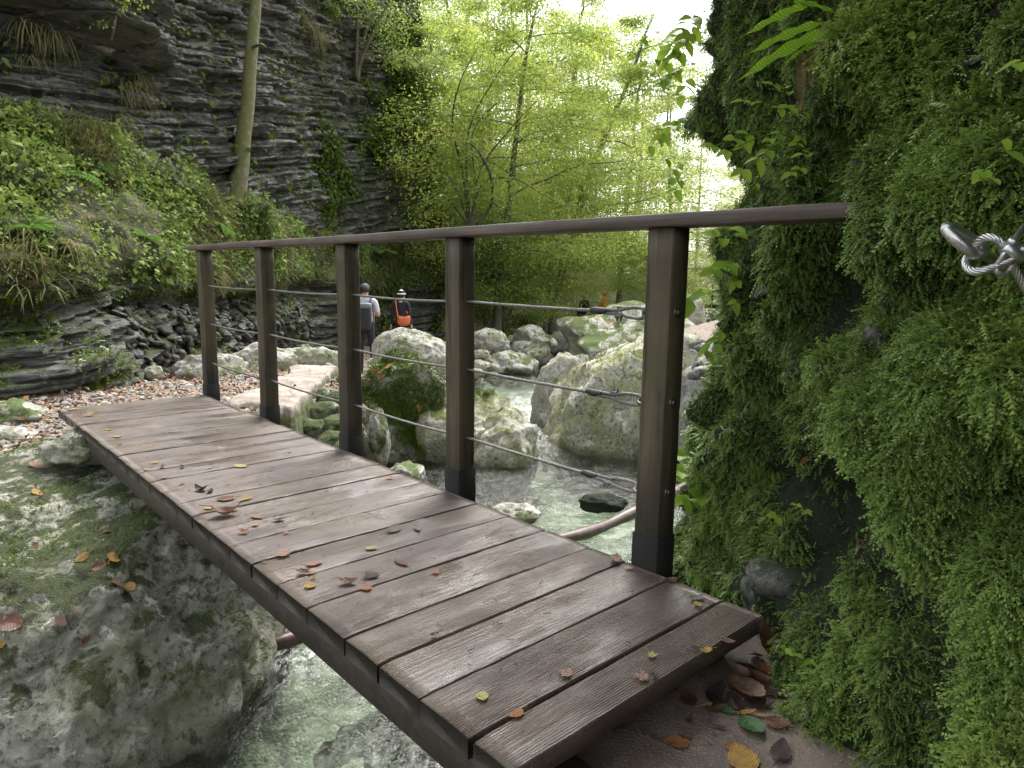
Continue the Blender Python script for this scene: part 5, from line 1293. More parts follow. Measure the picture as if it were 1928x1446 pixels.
# arching branches over the bank, centre left
ar = at(885, 425, 21.5); ah = empty('arching_tree', ar, 'small dark stemmed tree with a branch arching to the left above the second post', 'tree', 'bushes on the far bank')
mb = MB(); D = 20.8
stems = [([(885, 425), (922, 395), (926, 340), (900, 285), (858, 255), (805, 248), (762, 265)], .055), ([(882, 425), (872, 330), (852, 230), (868, 150), (900, 90)], .045), ([(887, 425), (905, 320), (955, 250), (1010, 190)], .04),
         ([(888, 425), (905, 350), (960, 335), (1020, 365), (1075, 400)], .03), ([(884, 425), (850, 340), (800, 310), (750, 300)], .028), ([(886, 425), (880, 260), (930, 150), (1000, 60)], .035), ([(884, 425), (835, 370), (815, 390), (790, 420)], .03), ([(885, 425), (895, 350), (890, 250), (940, 190)], .03)]
lpts = []
for pts, r in stems:
    Pm = smooth_path([at(x, y, D+.5*math.sin(k*1.7)) for k, (x, y) in enumerate(pts)], 24); mb.tube(Pm, np.linspace(r, r*.3, 24), 6, r=.5)
    for k in range(6, 24):
        n = 24; lpts.append(Pm[k]+RS.normal(size=(n, 3))*np.array([.42, .45, .16])+np.array([0, 0, -.05]))
o = mb.build('trunk', MT['twig']); o.parent = ah; o.matrix_parent_inverse = Matrix.Translation(-Vector(ar))
lpts = np.vstack(lpts)
V, Q, T, A = scatter_leaves(lpts, np.tile([0, 0, 1.], (len(lpts), 1)), RS.uniform(.06, .12, len(lpts)), np.clip(.5+.3*fbm(lpts, 2)+RS.normal(size=len(lpts))*.2, 0, 1), KITE, np.tile([0., -.2, -.3], (len(lpts), 1)), .7)
o = link('crown', mesh('crown', V, Q, T, False, A), MT['maple']); o.parent = ah; o.matrix_parent_inverse = Matrix.Translation(-Vector(ar))

# ------------------------------------------------------------------ far footbridge
fa, fb = at(1225, 571, 38.5), at(1368, 573, 37.5); fd = norm(fb-fa); fs = norm(np.cross(fd, [0, 0, 1]))
fbo = empty('far_footbridge', (fa+fb)/2, 'distant plank footbridge with a pale deck seen between the near post and the mossy wall', 'footbridge')
def fch(mb, nm, mat): o = mb.build(nm, mat); o.parent = fbo; o.matrix_parent_inverse = Matrix.Translation(-fbo.location); return o
L_ = np.linalg.norm(fb-fa)/2; cx_ = (fa+fb)/2; axs = np.array([fd, -fs, np.cross(fd, -fs)])
mb = MB(); mb.box(cx_, axs, (L_, .5, .04), bev=.005); fch(mb, 'deck', MT['cobble'])
mb = MB(); mb.box(cx_-np.array([0, 0, .13])-fs*0, axs, (L_, .44, .085)); fch(mb, 'bearer', MT['wood_dark'])
for f in (.12, .38, .62, .84):
    mb = MB(); mb.box(fa*(1-f)+fb*f+np.array([0, .45, .5]), np.eye(3), (.04, .04, .55)); fch(mb, 'post', MT['wood_post'])
mb = MB()
for z in (.4, .75, 1.08): mb.tube([fa+np.array([0, .45, z]), fb+np.array([0, .45, z])], .012, 5)
fch(mb, 'wire_rope', MT['steel_dark'])

# ------------------------------------------------------------------ people
SKIN = plain('skin', (.50, .32, .24), .5, 0, .08); HAIR = plain('dark_hair', (.022, .018, .016), .6, 0, .3, 90)
BLACK = plain('black_cloth', (.014, .014, .017), .8, 0, .3, 60); NAVY = plain('dark_trousers', (.016, .017, .024), .8, 0, .3, 60)
TEE = plain('pale_grey_shirt', (.50, .52, .55), .85, 0, .12, 30); SHOE = plain('dark_shoe', (.03, .03, .032), .6); BLUE = plain('blue_suit', (.06, .22, .52), .6, 0, .2, 20)
ORG = plain('orange_helmet', (.75, .17, .02), .35, 0, .06); YEL = plain('amber_jacket', (.80, .36, .02), .6, 0, .15, 12); RED = plain('dark_red_shoe', (.25, .03, .04), .5); BAGM = plain('orange_leather', (.62, .145, .06), .5, 0, .12, 14); PACK = plain('black_rucksack', (.017, .017, .021), .7, 0, .3, 30); PACKT = plain('grey_rucksack_lid', (.16, .17, .20), .7, 0, .15, 20); WHITE = plain('white_band', (.75, .74, .70), .7); CAPM = plain('blue_grey_cap', (.035, .045, .065), .75, 0, .25, 60)
def person(label, loc, rz, h, J, reg, mats, group=None):
    """one skinned body; J: joint -> (parent, xyz, radius, region)"""
    names = list(J); idx = {n: i for i, n in enumerate(names)}
    k = h/1.75
    me = bpy.data.meshes.new('person'); Vj = [np.array(J[n][1])*k for n in names]; E_ = [(idx[J[n][0]], idx[n]) for n in names if J[n][0]]
    me.from_pydata([tuple(v) for v in Vj], E_, []); ob = bpy.data.objects.new('person', me); COL.objects.link(ob)
    sk = ob.modifiers.new('Skin', 'SKIN'); sk.use_smooth_shade = True
    for i, n in enumerate(names):
        r = J[n][2]; r = (r, r) if not hasattr(r, '__len__') else r
        me.skin_vertices[0].data[i].radius = (r[0]*k, r[1]*k); me.skin_vertices[0].data[i].use_root = (i == 0)
    ss = ob.modifiers.new('Sub', 'SUBSURF'); ss.levels = 2; ss.render_levels = 2
    dg_ = bpy.context.evaluated_depsgraph_get(); dg_.update()
    nm = bpy.data.meshes.new_from_object(ob.evaluated_get(dg_)); ob.modifiers.clear(); ob.data = nm; bpy.data.meshes.remove(me); nm.name = 'person'
    nm.materials.clear()
    for m_ in mats: nm.materials.append(m_)
    segs = [(np.array(J[J[n][0]][1])*k, np.array(J[n][1])*k, reg[n]) for n in names if J[n][0]]
    A0 = np.array([s[0] for s in segs]); B0 = np.array([s[1] for s in segs]); R0 = [s[2] for s in segs]
    cen = np.array([p.center[:] for p in nm.polygons])
    ab = B0-A0; tt_ = np.clip(np.einsum('nsj,sj->ns', cen[:, None]-A0[None], ab)/(np.sum(ab*ab, 1)+1e-9), 0, 1)
    dd_ = np.linalg.norm(cen[:, None]-(A0[None]+ab[None]*tt_[..., None]), axis=2)
    s_ = np.argmin(dd_, 1); nm.polygons.foreach_set('material_index', np.array([R0[i] for i in s_], np.int32))
    nm.polygons.foreach_set('use_smooth', np.ones(len(nm.polygons), bool))
    ob.location = loc; ob.rotation_euler = (0, 0, rz); tag(ob, label, 'person', group); return ob
def skel(arm_l=None, arm_r=None, leg_l=None, leg_r=None, sit=False, fem=False):
    sw = .165 if fem else .19
    J = {'pelvis': (None, (0, 0, .95), (.15, .105)), 'spine': ('pelvis', (0, .01, 1.13), (.13 if fem else .145, .10)), 'chest': ('spine', (0, .0, 1.32), (.16, .11)), 'upper': ('chest', (0, -.005, 1.43), (.12, .085)), 'neck': ('upper', (0, .005, 1.51), .055),
         'jaw': ('neck', (0, .03, 1.585), (.068, .080)), 'skull': ('jaw', (0, .012, 1.665), (.080, .095)), 'crown': ('skull', (0, .005, 1.715), (.06, .07)), 'nose': ('jaw', (0, .125, 1.605), .014)}
    reg = {'spine': 0, 'chest': 0, 'upper': 0, 'neck': 1, 'jaw': 1, 'skull': 1, 'crown': 1, 'nose': 1}
    for s, sg in (('l', -1), ('r', 1)):
        a = (arm_l if s == 'l' else arm_r) or [(sw*1.22, -.02, 1.15), (sw*1.3, .06, .93)]
        e, w = [np.array([sg*p[0], p[1], p[2]]) for p in a]; d = norm(w-e)
        J['sh_'+s] = ('upper', (sg*sw, -.005, 1.425), .062); J['slv_'+s] = ('sh_'+s, tuple(np.array([sg*sw, -.005, 1.425])*.25+e*.75), .050); J['el_'+s] = ('slv_'+s, tuple(e), .042); J['wr_'+s] = ('el_'+s, tuple(w), .028)
        J['palm_'+s] = ('wr_'+s, tuple(w+d*.07), (.036, .020))
        sd = norm(np.cross(d, [sg*1., .3, 0])); 
        for q in range(4):
            o_ = sd*(q-1.5)*.020; b_ = w+d*(.115)+o_; J['fa%d_' % q+s] = ('palm_'+s, tuple(b_), .0095); J['fb%d_' % q+s] = ('fa%d_' % q+s, tuple(b_+d*(.052-.007*abs(q-1.3))+np.array([-sg*.014, .012, 0])), .0075)
            reg['fa%d_' % q+s] = reg['fb%d_' % q+s] = 1
        J['th_'+s] = ('palm_'+s, tuple(w+d*.065+sd*.042), .010); J['tt_'+s] = ('th_'+s, tuple(w+d*.105+sd*.052), .008); reg['th_'+s] = reg['tt_'+s] = 1
        reg.update({'sh_'+s: 0, 'slv_'+s: 0, 'el_'+s: 4, 'wr_'+s: 4, 'palm_'+s: 1})
        lg = (leg_l if s == 'l' else leg_r) or [(.105, .02, .50), (.11, -.02, .09), (.12, .15, .035)]
        kn, an, to = [np.array([sg*p[0], p[1], p[2]]) for p in lg]
        J['hip_'+s] = ('pelvis', (sg*.095, 0, .88), .092); J['kn_'+s] = ('hip_'+s, tuple(kn), .062); J['cf_'+s] = ('kn_'+s, tuple(kn*.68+an*.32+np.array([0, -.015, 0])), .058); J['an_'+s] = ('cf_'+s, tuple(an), .040); J['toe_'+s] = ('an_'+s, tuple(to), .038)
        reg.update({'hip_'+s: 2, 'kn_'+s: 2, 'cf_'+s: 2, 'an_'+s: 2, 'toe_'+s: 3})
    return J, reg
def on_body(mb, nm, mat, ob, parent=True):
    o = mb.build(nm, mat)
    if parent: o.parent = ob
    else: o.location = ob.location; o.rotation_euler = ob.rotation_euler
    return o
def dome(c, r, frac=.5, n=16, m_=8, z0=0.):
    V = []; 
    for i in range(m_+1):
        a = frac*math.pi*i/m_
        for j in range(n):
            b = 2*math.pi*j/n; V.append([c[0]+r[0]*math.sin(a)*math.cos(b), c[1]+r[1]*math.sin(a)*math.sin(b), c[2]+r[2]*math.cos(a)])
    Q = [[i*n+j, i*n+(j+1) % n, (i+1)*n+(j+1) % n, (i+1)*n+j] for i in range(m_) for j in range(n)]
    return np.array(V), Q
def ears(ob, k):
    pass
# man with rucksack
mz = at(690, 719, 13.3); mz[2] = gz1(mz[0], mz[1])+.0
J, reg = skel(arm_l=[(.25, .0, 1.16), (.17, .22, 1.20)], arm_r=[(.25, -.02, 1.15), (.19, .20, 1.17)], leg_l=[(.10, .03, .50), (.10, .02, .09), (.12, .18, .035)], leg_r=[(.13, .02, .50), (.15, -.05, .09), (.17, .10, .035)])
hM = (1.0-.0)*1.75
sc_m = (719-548)*13.3/F
man = person('man seen from behind in a pale grey t-shirt and dark trousers, wearing a rucksack', mz, .05, sc_m, J, reg, [TEE, SKIN, NAVY, SHOE, SKIN])
K = sc_m/1.75
mb = MB(); V, Q = dome(np.array([0, .008, 1.660])*K, np.array([.096, .112, .098])*K, .52); mb.add(V, Q); mb.box(np.array([0, .135, 1.665])*K, np.eye(3), np.array([.065, .05, .006])*K, bev=.003); on_body(mb, 'cap', CAPM, man)
mb = MB(); V, Q = dome(np.array([0, -.022, 1.645])*K, np.array([.090, .092, .09])*K, .70); mb.add(V, Q); on_body(mb, 'hair', HAIR, man)
rk = empty('rucksack', mz, 'black rucksack with a grey lid on the back of the man in the pale t-shirt', 'rucksack'); rk.rotation_euler = man.rotation_euler
def soft(c, hs, p=.45, n=22, m_=14, sh=None):
    V = []
    for i in range(m_+1):
        a = math.pi*(i/m_-.5)
        for j in range(n):
            b = 2*math.pi*j/n; f = lambda q: math.copysign(abs(q)**p, q)
            V.append([hs[0]*f(math.cos(a))*f(math.cos(b)), hs[1]*f(math.cos(a))*f(math.sin(b)), hs[2]*f(math.sin(a))])
    V = np.array(V)
    if sh: V = sh(V)
    Q = [[i*n+j, i*n+(j+1) % n, (i+1)*n+(j+1) % n, (i+1)*n+j] for i in range(m_) for j in range(n)]
    return V+np.asarray(c), Q
mb = MB(); V, Q = soft(np.array([-.01, -.19, 1.13])*K, np.array([.155, .10, .25])*K); mb.add(V, Q); on_body(mb, 'body', PACK, rk)
mb = MB(); V, Q = soft(np.array([-.01, -.20, 1.345])*K, np.array([.16, .105, .055])*K, .5); mb.add(V, Q); on_body(mb, 'lid', PACKT, rk)
mb = MB()
for sg_ in (-1, 1): mb.tube(np.array([[sg_*.10, -.12, 1.36], [sg_*.125, -.07, 1.49], [sg_*.13, .04, 1.50], [sg_*.135, .115, 1.38], [sg_*.15, .10, 1.15], [sg_*.16, -.08, 1.0]])*K, .022*K, 8)
on_body(mb, 'strap', PACKT, rk)
# woman with orange bag
wz_ = at(757, 692, 16.5); wz_[2] = gz1(wz_[0], wz_[1]); sw_ = (692-562)*16.5/F
J, reg = skel(arm_l=[(.23, -.02, 1.14), (.27, .03, .90)], arm_r=[(.21, -.02, 1.14), (.235, .03, .90)], leg_l=[(.09, .07, .51), (.09, .05, .10), (.10, .21, .04)], leg_r=[(.09, -.01, .50), (.10, -.16, .13), (.10, -.02, .04)], fem=True)
wom = person('woman seen from behind all in black with a white banded cap and orange bag', wz_, -.05, sw_, J, reg, [BLACK, SKIN, BLACK, SHOE, BLACK])
K = sw_/1.75
mb = MB(); V, Q = dome(np.array([0, .0, 1.655])*K, np.array([.098, .112, .10])*K, .5); mb.add(V, Q); on_body(mb, 'cap', BLACK, wom)
mb = MB(); mb.tube(torus_path(np.array([0, .0, 1.655])*K, [1, 0, 0], [0, 1.14, 0], .099*K, 24), .014*K, 6, cap=False); V, Q = dome(np.array([.0, -.01, 1.735])*K, np.array([.05, .055, .03])*K, .5); mb.add(V, Q); on_body(mb, 'cap_band', WHITE, wom)
mb = MB(); V, Q = dome(np.array([0, -.02, 1.635])*K, np.array([.088, .095, .10])*K, .75); mb.add(V, Q); on_body(mb, 'hair', HAIR, wom)
bgo = empty('shoulder_bag', wz_, 'slouchy orange crescent shoulder bag on the back of the woman in black', 'bag'); bgo.rotation_euler = wom.rotation_euler
mb = MB(); V, Q = soft(np.array([.09, -.17, 1.0])*K, np.array([.165, .06, .13])*K, .75, sh=lambda V: V+np.stack([0*V[:, 0], 0*V[:, 0], np.where(V[:, 2] > 0, .9*np.abs(V[:, 0]/(.165*K))**2*.10*K-.03*K, 0)], 1)); mb.add(V, Q); on_body(mb, 'bag_body', BAGM, bgo)
mb = MB(); mb.tube(smooth_path(np.array([[-.06, -.15, 1.08], [-.085, -.135, 1.24], [-.11, -.12, 1.38], [-.125, -.05, 1.50], [-.10, .05, 1.49], [.02, .125, 1.32], [.15, .13, 1.12], [.22, .0, 1.02], [.235, -.12, 1.07]])*K, 30), .016*K, 8); on_body(mb, 'strap', BAGM, bgo)
# two seated canyoners
def sitter(label, px, py, D, rz, mats, sc_=1.):
    J, reg = skel(arm_l=[(.26, .05, 1.16), (.16, .24, 1.02)], arm_r=[(.26, .05, 1.16), (.14, .25, 1.04)], leg_l=[(.13, .42, .93), (.12, .44, .50), (.12, .58, .46)], leg_r=[(.11, .42, .95), (.11, .48, .52), (.11, .62, .48)])
    top = at(px, py, D); h = 1.75*sc_
    loc = top-np.array([0, 0, 1.73*sc_])
    p = person(label, loc, rz, h, J, reg, mats)
    mb = MB(); V, Q = dome(np.array([0, .005, 1.655])*sc_, np.array([.125, .145, .12])*sc_, .55); mb.add(V, Q); mb.tube(torus_path(np.array([0, .005, 1.640])*sc_, [1, 0, 0], [0, 1.14, 0], .124*sc_, 20), .012, 6, cap=False); on_body(mb, 'helmet', ORG, p)
    seat = loc+np.array([0, 0, .83*sc_]); return p, seat
pA, sA = sitter('person in a dark top and an orange helmet sitting on the far boulders', 1101, 556, 34.5, .4, [BLACK, SKIN, NAVY, SHOE, BLACK])
pB, sB = sitter('person in an amber jacket and an orange helmet sitting on the far boulders', 1139, 550, 34.5, 1.0, [YEL, SKIN, YEL, SHOE, YEL])
for s_, k_, lb_ in ((sA, 101, 'far boulder under the person in the dark top'), (sB, 102, 'far boulder under the person in the amber jacket')):
    boulder('boulder', lb_, s_+np.array([0, .1, -.62]), (.7, .55, .62), k_, MT['limestone_moss'], 4, .12, 3)
# person in blue stepping up behind the far footbridge
bz = at(1308, 612, 40.5)
J, reg = skel(arm_l=[(.25, .12, 1.20), (.22, .38, 1.25)], arm_r=[(.25, .1, 1.2), (.2, .36, 1.3)], leg_l=[(.10, .12, .52), (.10, -.25, .26), (.10, -.14, .14)], leg_r=[(.10, .16, .52), (.10, .10, .09), (.10, .26, .04)])
pC = person('person in a bright blue suit climbing behind the distant footbridge', bz, -1.0, 1.72, J, reg, [BLUE, SKIN, BLUE, RED, BLUE])
mb = MB(); V, Q = dome(np.array([0, .005, 1.63]), np.array([.12, .14, .12]), .55); mb.add(V, Q); on_body(mb, 'helmet', NAVY, pC)
boulder('boulder', 'pale flat rock under the person in blue', bz+np.array([.1, .1, -.42]), (.9, .8, .45), 103, MT['limestone'], 4, .12, 3)

# ------------------------------------------------------------------ fallen leaves
LM = {}
def fallmat(nm, base, edge_, rough=.45):
    m, nt = newmat(nm); v = objc(nt); s = nd(nt, 'ShaderNodeSeparateXYZ', {0: v})
    ax_ = mth(nt, 'ABSOLUTE', s.outputs[0]); y_ = s.outputs[1]
    w = mth(nt, 'SINE', mth(nt, 'MULTIPLY', mth(nt, 'SUBTRACT', y_, mth(nt, 'MULTIPLY', ax_, .9)), 6.28/.0075))
    mr = mapr(nt, ax_, 0., .0016, 1, 0)
    n = noise(nt, v, 55, 5, .65)
    c = mixc(nt, mapr(nt, n, .36, .66), edge_, base); c = mixc(nt, mapr(nt, w, .7, 1, 0, .35), c, [x*.55 for x in base]); c = mixc(nt, mr, c, [x*.6 for x in base])
    c = mixc(nt, mapr(nt, noise(nt, v, 190, 3), .64, .70, 0, .75), c, [x*.25 for x in base])
    d = prin(nt, c, rough, bump(nt, mth(nt, 'ADD', mth(nt, 'MULTIPLY', w, .7), n), .0016, .8)); t = nd(nt, 'ShaderNodeBsdfTranslucent', {0: c}).outputs[0]
    out(nt, nd(nt, 'ShaderNodeMixShader', {0: .2, 1: d, 2: t}).outputs[0]); return m
for k, a, b in (('yellow', (.46, .29, .06), (.27, .14, .04)), ('orange', (.36, .145, .04), (.20, .075, .03)), ('brown', (.19, .085, .045), (.09, .042, .026)), ('dark', (.055, .032, .026), (.025, .017, .015)), ('tan', (.33, .20, .135), (.20, .11, .07)), ('pink', (.36, .21, .165), (.22, .12, .095)), ('pale', (.44, .38, .12), (.28, .24, .09)), ('green', (.085, .19, .07), (.05, .12, .04)), ('silver', (.24, .21, .19), (.10, .085, .075))):
    LM[k] = fallmat(k+'_fallen_leaf', a, b, .35 if k in ('dark', 'silver', 'green', 'brown') else .5)
def fallen_mesh(kind, L, seed, curl):
    g = np.random.RandomState(seed); mb = MB(); 
    if kind in ('oval', 'round', 'thin'):
        wr = {'oval': .30, 'round': .42, 'thin': .17}[kind]
        n, m_ = 13, 9
        V = []; bx = g.uniform(.6, 1.3); ph = g.rand()*6
        for i in range(n):
            f = i/(n-1); w = L*wr*(math.sin(math.pi*f**.85)**.8 if 0 < f < 1 else .0)
            for j in range(m_):
                u = j/(m_-1)*2-1; x = u*w*(1+.06*math.sin(f*40)*abs(u)); y = L*(f-.5)
                z = curl*L*(.55*bx*(u*w/L/wr)**2*wr+.35*(2*f-1)**2*g.uniform(.97, 1.03)) + .012*L*math.sin(ph+f*9+u*3)*(.3+curl)
                V.append([x, y, z])
        mb.add(np.array(V), grid_quads(n, m_))
        e = np.array([0, -.5*L, curl*L*.35])
    else:
        if kind == 'maple':
            an = np.radians([-90, -62, -40, -22, -8, 8, 28, 44, 56, 74, 90, 106, 124, 136, 152, 172, 188, 202, 220, 242]); r = np.array([.16, .40, .34, .62, .42, .66, .78, .46, .60, .66, 1., .66, .60, .46, .78, .66, .42, .62, .34, .40])
        else:   # palmate with narrow leaflets
            an = np.radians([-90, -30, -12, 8, 28, 46, 66, 78, 90, 102, 114, 134, 152, 172, 192, 210]); r = np.array([.08, .16, .62, .2, .82, .22, .95, .24, 1., .24, .95, .22, .82, .2, .62, .16])
        rings = []
        for q in (.33, .66, 1.):
            rings.append([[L*.55*q*rr_*math.cos(a), L*.55*q*rr_*math.sin(a)-.05*L, curl*L*(.35*(q*rr_)**2*(1+.5*math.sin(3*a+seed)))+.01*L*g.normal()*curl] for a, rr_ in zip(an, r*(.9+.2*g.rand(len(r))))])
        n = len(an); V = [[0, -.05*L, 0]]+rings[0]+rings[1]+rings[2]
        T = [[0, 1+j, 1+(j+1) % n] for j in range(n)]; Q = [[1+k*n+j, 1+(k+1)*n+j, 1+(k+1)*n+(j+1) % n, 1+k*n+(j+1) % n] for k in (0, 1) for j in range(n)]
        mb.add(np.array(V), Q, T); e = np.array([0, -.14*L, 0.])
    s = np.linspace(0, 1, 5); sd = g.uniform(-.15, .15)
    mb.tube(e+np.stack([sd*L*s**2, -.32*L*s, .03*L*s*curl], 1), np.linspace(.0011, .0008, 5)*max(1, L/.07), 4)
    V = np.vstack(mb.V); 
    return mb
NL = [0]
def leaf(px, py, size, kind, col, curl, label, z=None, hit=None, D=None, rot=None, tilt=0., group=None):
    """a fallen leaf; size in photo pixels"""
    NL[0] += 1; g = np.random.RandomState(NL[0]*7+1)
    if hit is not None:
        r_ = hit.ray_cast(Vector(CAM), Vector(norm(ray(px, py))))
        if r_[0] is None: return
        P = np.array(r_[0]); nn = Vector(r_[1]); nn = nn if nn.dot(Vector(CAM-P)) > 0 else -nn
    else:
        P = onz(px, py, z) if D is None else at(px, py, D); nn = Vector((0, 0, 1))
    Dd = float((P-CAM)@FW); L = size*Dd/F*(1.05 if hit is None and D is None else 1.2)
    mb = fallen_mesh(kind, L, NL[0], curl*(.62 if curl < .9 else .85)); zmin = np.vstack(mb.V)[:, 2].min()
    o = mb.build('fallen_leaf', LM[col])
    q = nn.to_track_quat('Z', 'Y'); o.rotation_euler = q.to_euler(); o.rotation_euler.rotate_axis('Z', g.rand()*6.28 if rot is None else rot)
    if tilt: o.rotation_euler.rotate_axis('X', tilt)
    o.location = P+np.array(nn)*(.0035-zmin+abs(tilt)*L*.4)
    tag(o, label, 'leaf', group)
DKL = 'fallen leaves on the bridge deck'
deckl = [(138, 772, 20, 'oval', 'yellow', .5, 'yellow leaf nearest the far left corner of the deck'), (167, 783, 20, 'oval', 'tan', .6, 'tan curled leaf beside the chipped far left edge of the deck'), (172, 779, 14, 'round', 'yellow', .5, 'small yellow leaf lying on the tan curled one at the far left of the deck'),
 (207, 803, 30, 'palm', 'dark', .5, 'dark purple palmate leaf at the far left of the deck'), (204, 810, 13, 'round', 'yellow', .3, 'tiny yellow leaf in front of the dark palmate leaf'), (221, 823, 26, 'maple', 'yellow', .4, 'yellow lobed leaf below the dark palmate leaf'), (226, 840, 13, 'oval', 'brown', 1., 'curled brown leaf below the yellow lobed leaf on the deck'),
 (285, 841, 14, 'oval', 'yellow', .3, 'small yellow leaf in the middle of the far deck boards'), (292, 872, 17, 'oval', 'yellow', .4, 'yellow leaf above a brown curled scrap on the left of the deck'), (279, 885, 20, 'thin', 'yellow', .3, 'narrow yellow leaf flat near the left edge of the deck'), (306, 880, 13, 'oval', 'brown', 1., 'curled brown scrap beside the narrow yellow leaf'), (343, 880, 14, 'oval', 'dark', .9, 'dark curled scrap in line with the narrow yellow leaf'),
 (394, 882, 16, 'thin', 'yellow', .2, 'thin yellow leaf in the middle of the deck'), (452, 878, 30, 'oval', 'pale', .1, 'pale yellow leaf pressed flat on the deck in front of the fourth post'), (343, 911, 14, 'maple', 'orange', .3, 'small orange lobed leaf left of the dark rolled leaves'), (308, 900, 12, 'oval', 'pink', .2, 'faint pinkish leaf near the left edge of the deck'),
 (378, 924, 28, 'oval', 'dark', 1.3, 'dark rolled up leaf on the left half of the deck'), (396, 927, 18, 'oval', 'dark', .9, 'black curled leaf touching the dark rolled one'), (425, 940, 32, 'round', 'brown', .15, 'flat round brown leaf right of the dark rolled leaves'), (462, 941, 32, 'thin', 'yellow', .4, 'twisted narrow yellow leaf right of the round brown leaf'), (394, 957, 20, 'round', 'yellow', .15, 'flat yellow leaf above the big upturned brown leaf'), (440, 961, 24, 'maple', 'yellow', .3, 'speckled yellow leaf tucked behind the big upturned brown leaf'),
 (425, 970, 52, 'oval', 'brown', 1.25, 'biggest brown leaf on the deck, its two edges turned up'), (483, 974, 34, 'thin', 'tan', .2, 'thin tan leaf right of the biggest brown leaf'), (481, 989, 14, 'round', 'yellow', .3, 'tiny yellow leaf below the thin tan leaf'), (525, 980, 22, 'oval', 'dark', .7, 'dark ribbed leaf curled on a deck seam'), (458, 1003, 20, 'oval', 'orange', 1.3, 'orange brown leaf standing curled up below the biggest brown leaf'), (540, 1004, 16, 'maple', 'orange', .3, 'small rust coloured leaf right of the standing curled leaf'),
 (533, 1046, 28, 'round', 'tan', .5, 'cupped tan leaf with dark veins, mid deck'), (495, 1058, 16, 'thin', 'dark', .4, 'dark sliver of leaf left of the cupped tan leaf'), (592, 1062, 32, 'oval', 'pink', .1, 'flat pinkish leaf right of the cupped tan leaf'), (571, 1079, 26, 'oval', 'brown', .9, 'brown wrinkled leaf behind a small yellow one, mid deck'), (585, 1079, 18, 'round', 'yellow', .4, 'small yellow leaf against the brown wrinkled leaf'), (590, 1089, 12, 'oval', 'orange', .2, 'tiny orange leaf just below the small yellow one'),
 (584, 1104, 24, 'round', 'yellow', .2, 'round spotted yellow leaf near the left edge, mid deck'), (656, 1098, 34, 'oval', 'brown', .9, 'brown leaf with a turned up edge beside the spotted orange leaf'), (690, 1109, 24, 'round', 'orange', .3, 'spotted orange leaf lying on the seam right of the turned up brown leaf'), (735, 900, 16, 'oval', 'orange', .5, 'orange brown leaf at the right deck edge between the second and third posts'), (700, 1033, 24, 'oval', 'pale', .1, 'pale leaf crossing a seam in the middle of the deck'), (742, 997, 40, 'oval', 'silver', .1, 'grey skeleton leaf pressed on the deck'), (785, 995, 36, 'thin', 'silver', .2, 'long grey skeleton leaf in front of the second post'), (700, 1086, 44, 'maple', 'dark', .1, 'dark wet leaf with fine ribs right of the turned up brown leaf'), (755, 1060, 40, 'thin', 'brown', .05, 'thin brown stain like leaf flat on the wet board'),
 (822, 1079, 24, 'maple', 'orange', .15, 'torn speckled orange leaf in the middle of the near deck'), (818, 1198, 18, 'oval', 'brown', 1., 'curled ribbed brown leaf stuck on a seam of the near deck'), (1160, 1057, 36, 'oval', 'brown', .8, 'shiny brown leaf leaning at the deck edge by the near post'), (1184, 1071, 20, 'maple', 'pink', .2, 'torn pinkish leaf on the corner beside the near post'), (1262, 1093, 26, 'oval', 'brown', .3, 'brown leaf in the seam at the foot of the near post'), (1313, 1127, 30, 'oval', 'silver', .5, 'grey strongly ribbed leaf at the right end of the near boards'), (1314, 1140, 18, 'round', 'yellow', .4, 'small amber leaf below the grey ribbed leaf'),
 (1211, 1277, 44, 'maple', 'pink', .25, 'pinkish brown maple leaf on the nearest board'), (1232, 1272, 22, 'maple', 'dark', .5, 'dark crumpled leaf against the pinkish maple leaf'), (1226, 1236, 28, 'maple', 'pale', .4, 'yellowish lobed leaf on the nearest board'), (1328, 1227, 28, 'oval', 'yellow', .5, 'yellow leaf with a dark rim near the front edge of the nearest board'), (1310, 1222, 18, 'oval', 'dark', .5, 'small grey brown leaf left of the dark rimmed yellow leaf'), (1370, 1209, 28, 'oval', 'brown', .4, 'brown leaf overhanging the front edge of the nearest board'), (1068, 1270, 40, 'maple', 'pink', .05, 'flat faded pink leaf on the seam of the second board'), (972, 1346, 34, 'oval', 'orange', .05, 'flat rust coloured leaf on the front seam near the left corner'), (908, 1313, 28, 'round', 'pale', .05, 'flat pale green leaf near the left edge of the near boards'), (1010, 1305, 20, 'palm', 'silver', .2, 'tiny pale skeleton of a leaf on the near boards')]
for a in deckl: leaf(*a, z=.0015, group=DKL)
GL = 'wet leaves at the near end of the bridge'
GB = BVHTree.FromPolygons(GV.tolist(), GQ.tolist())
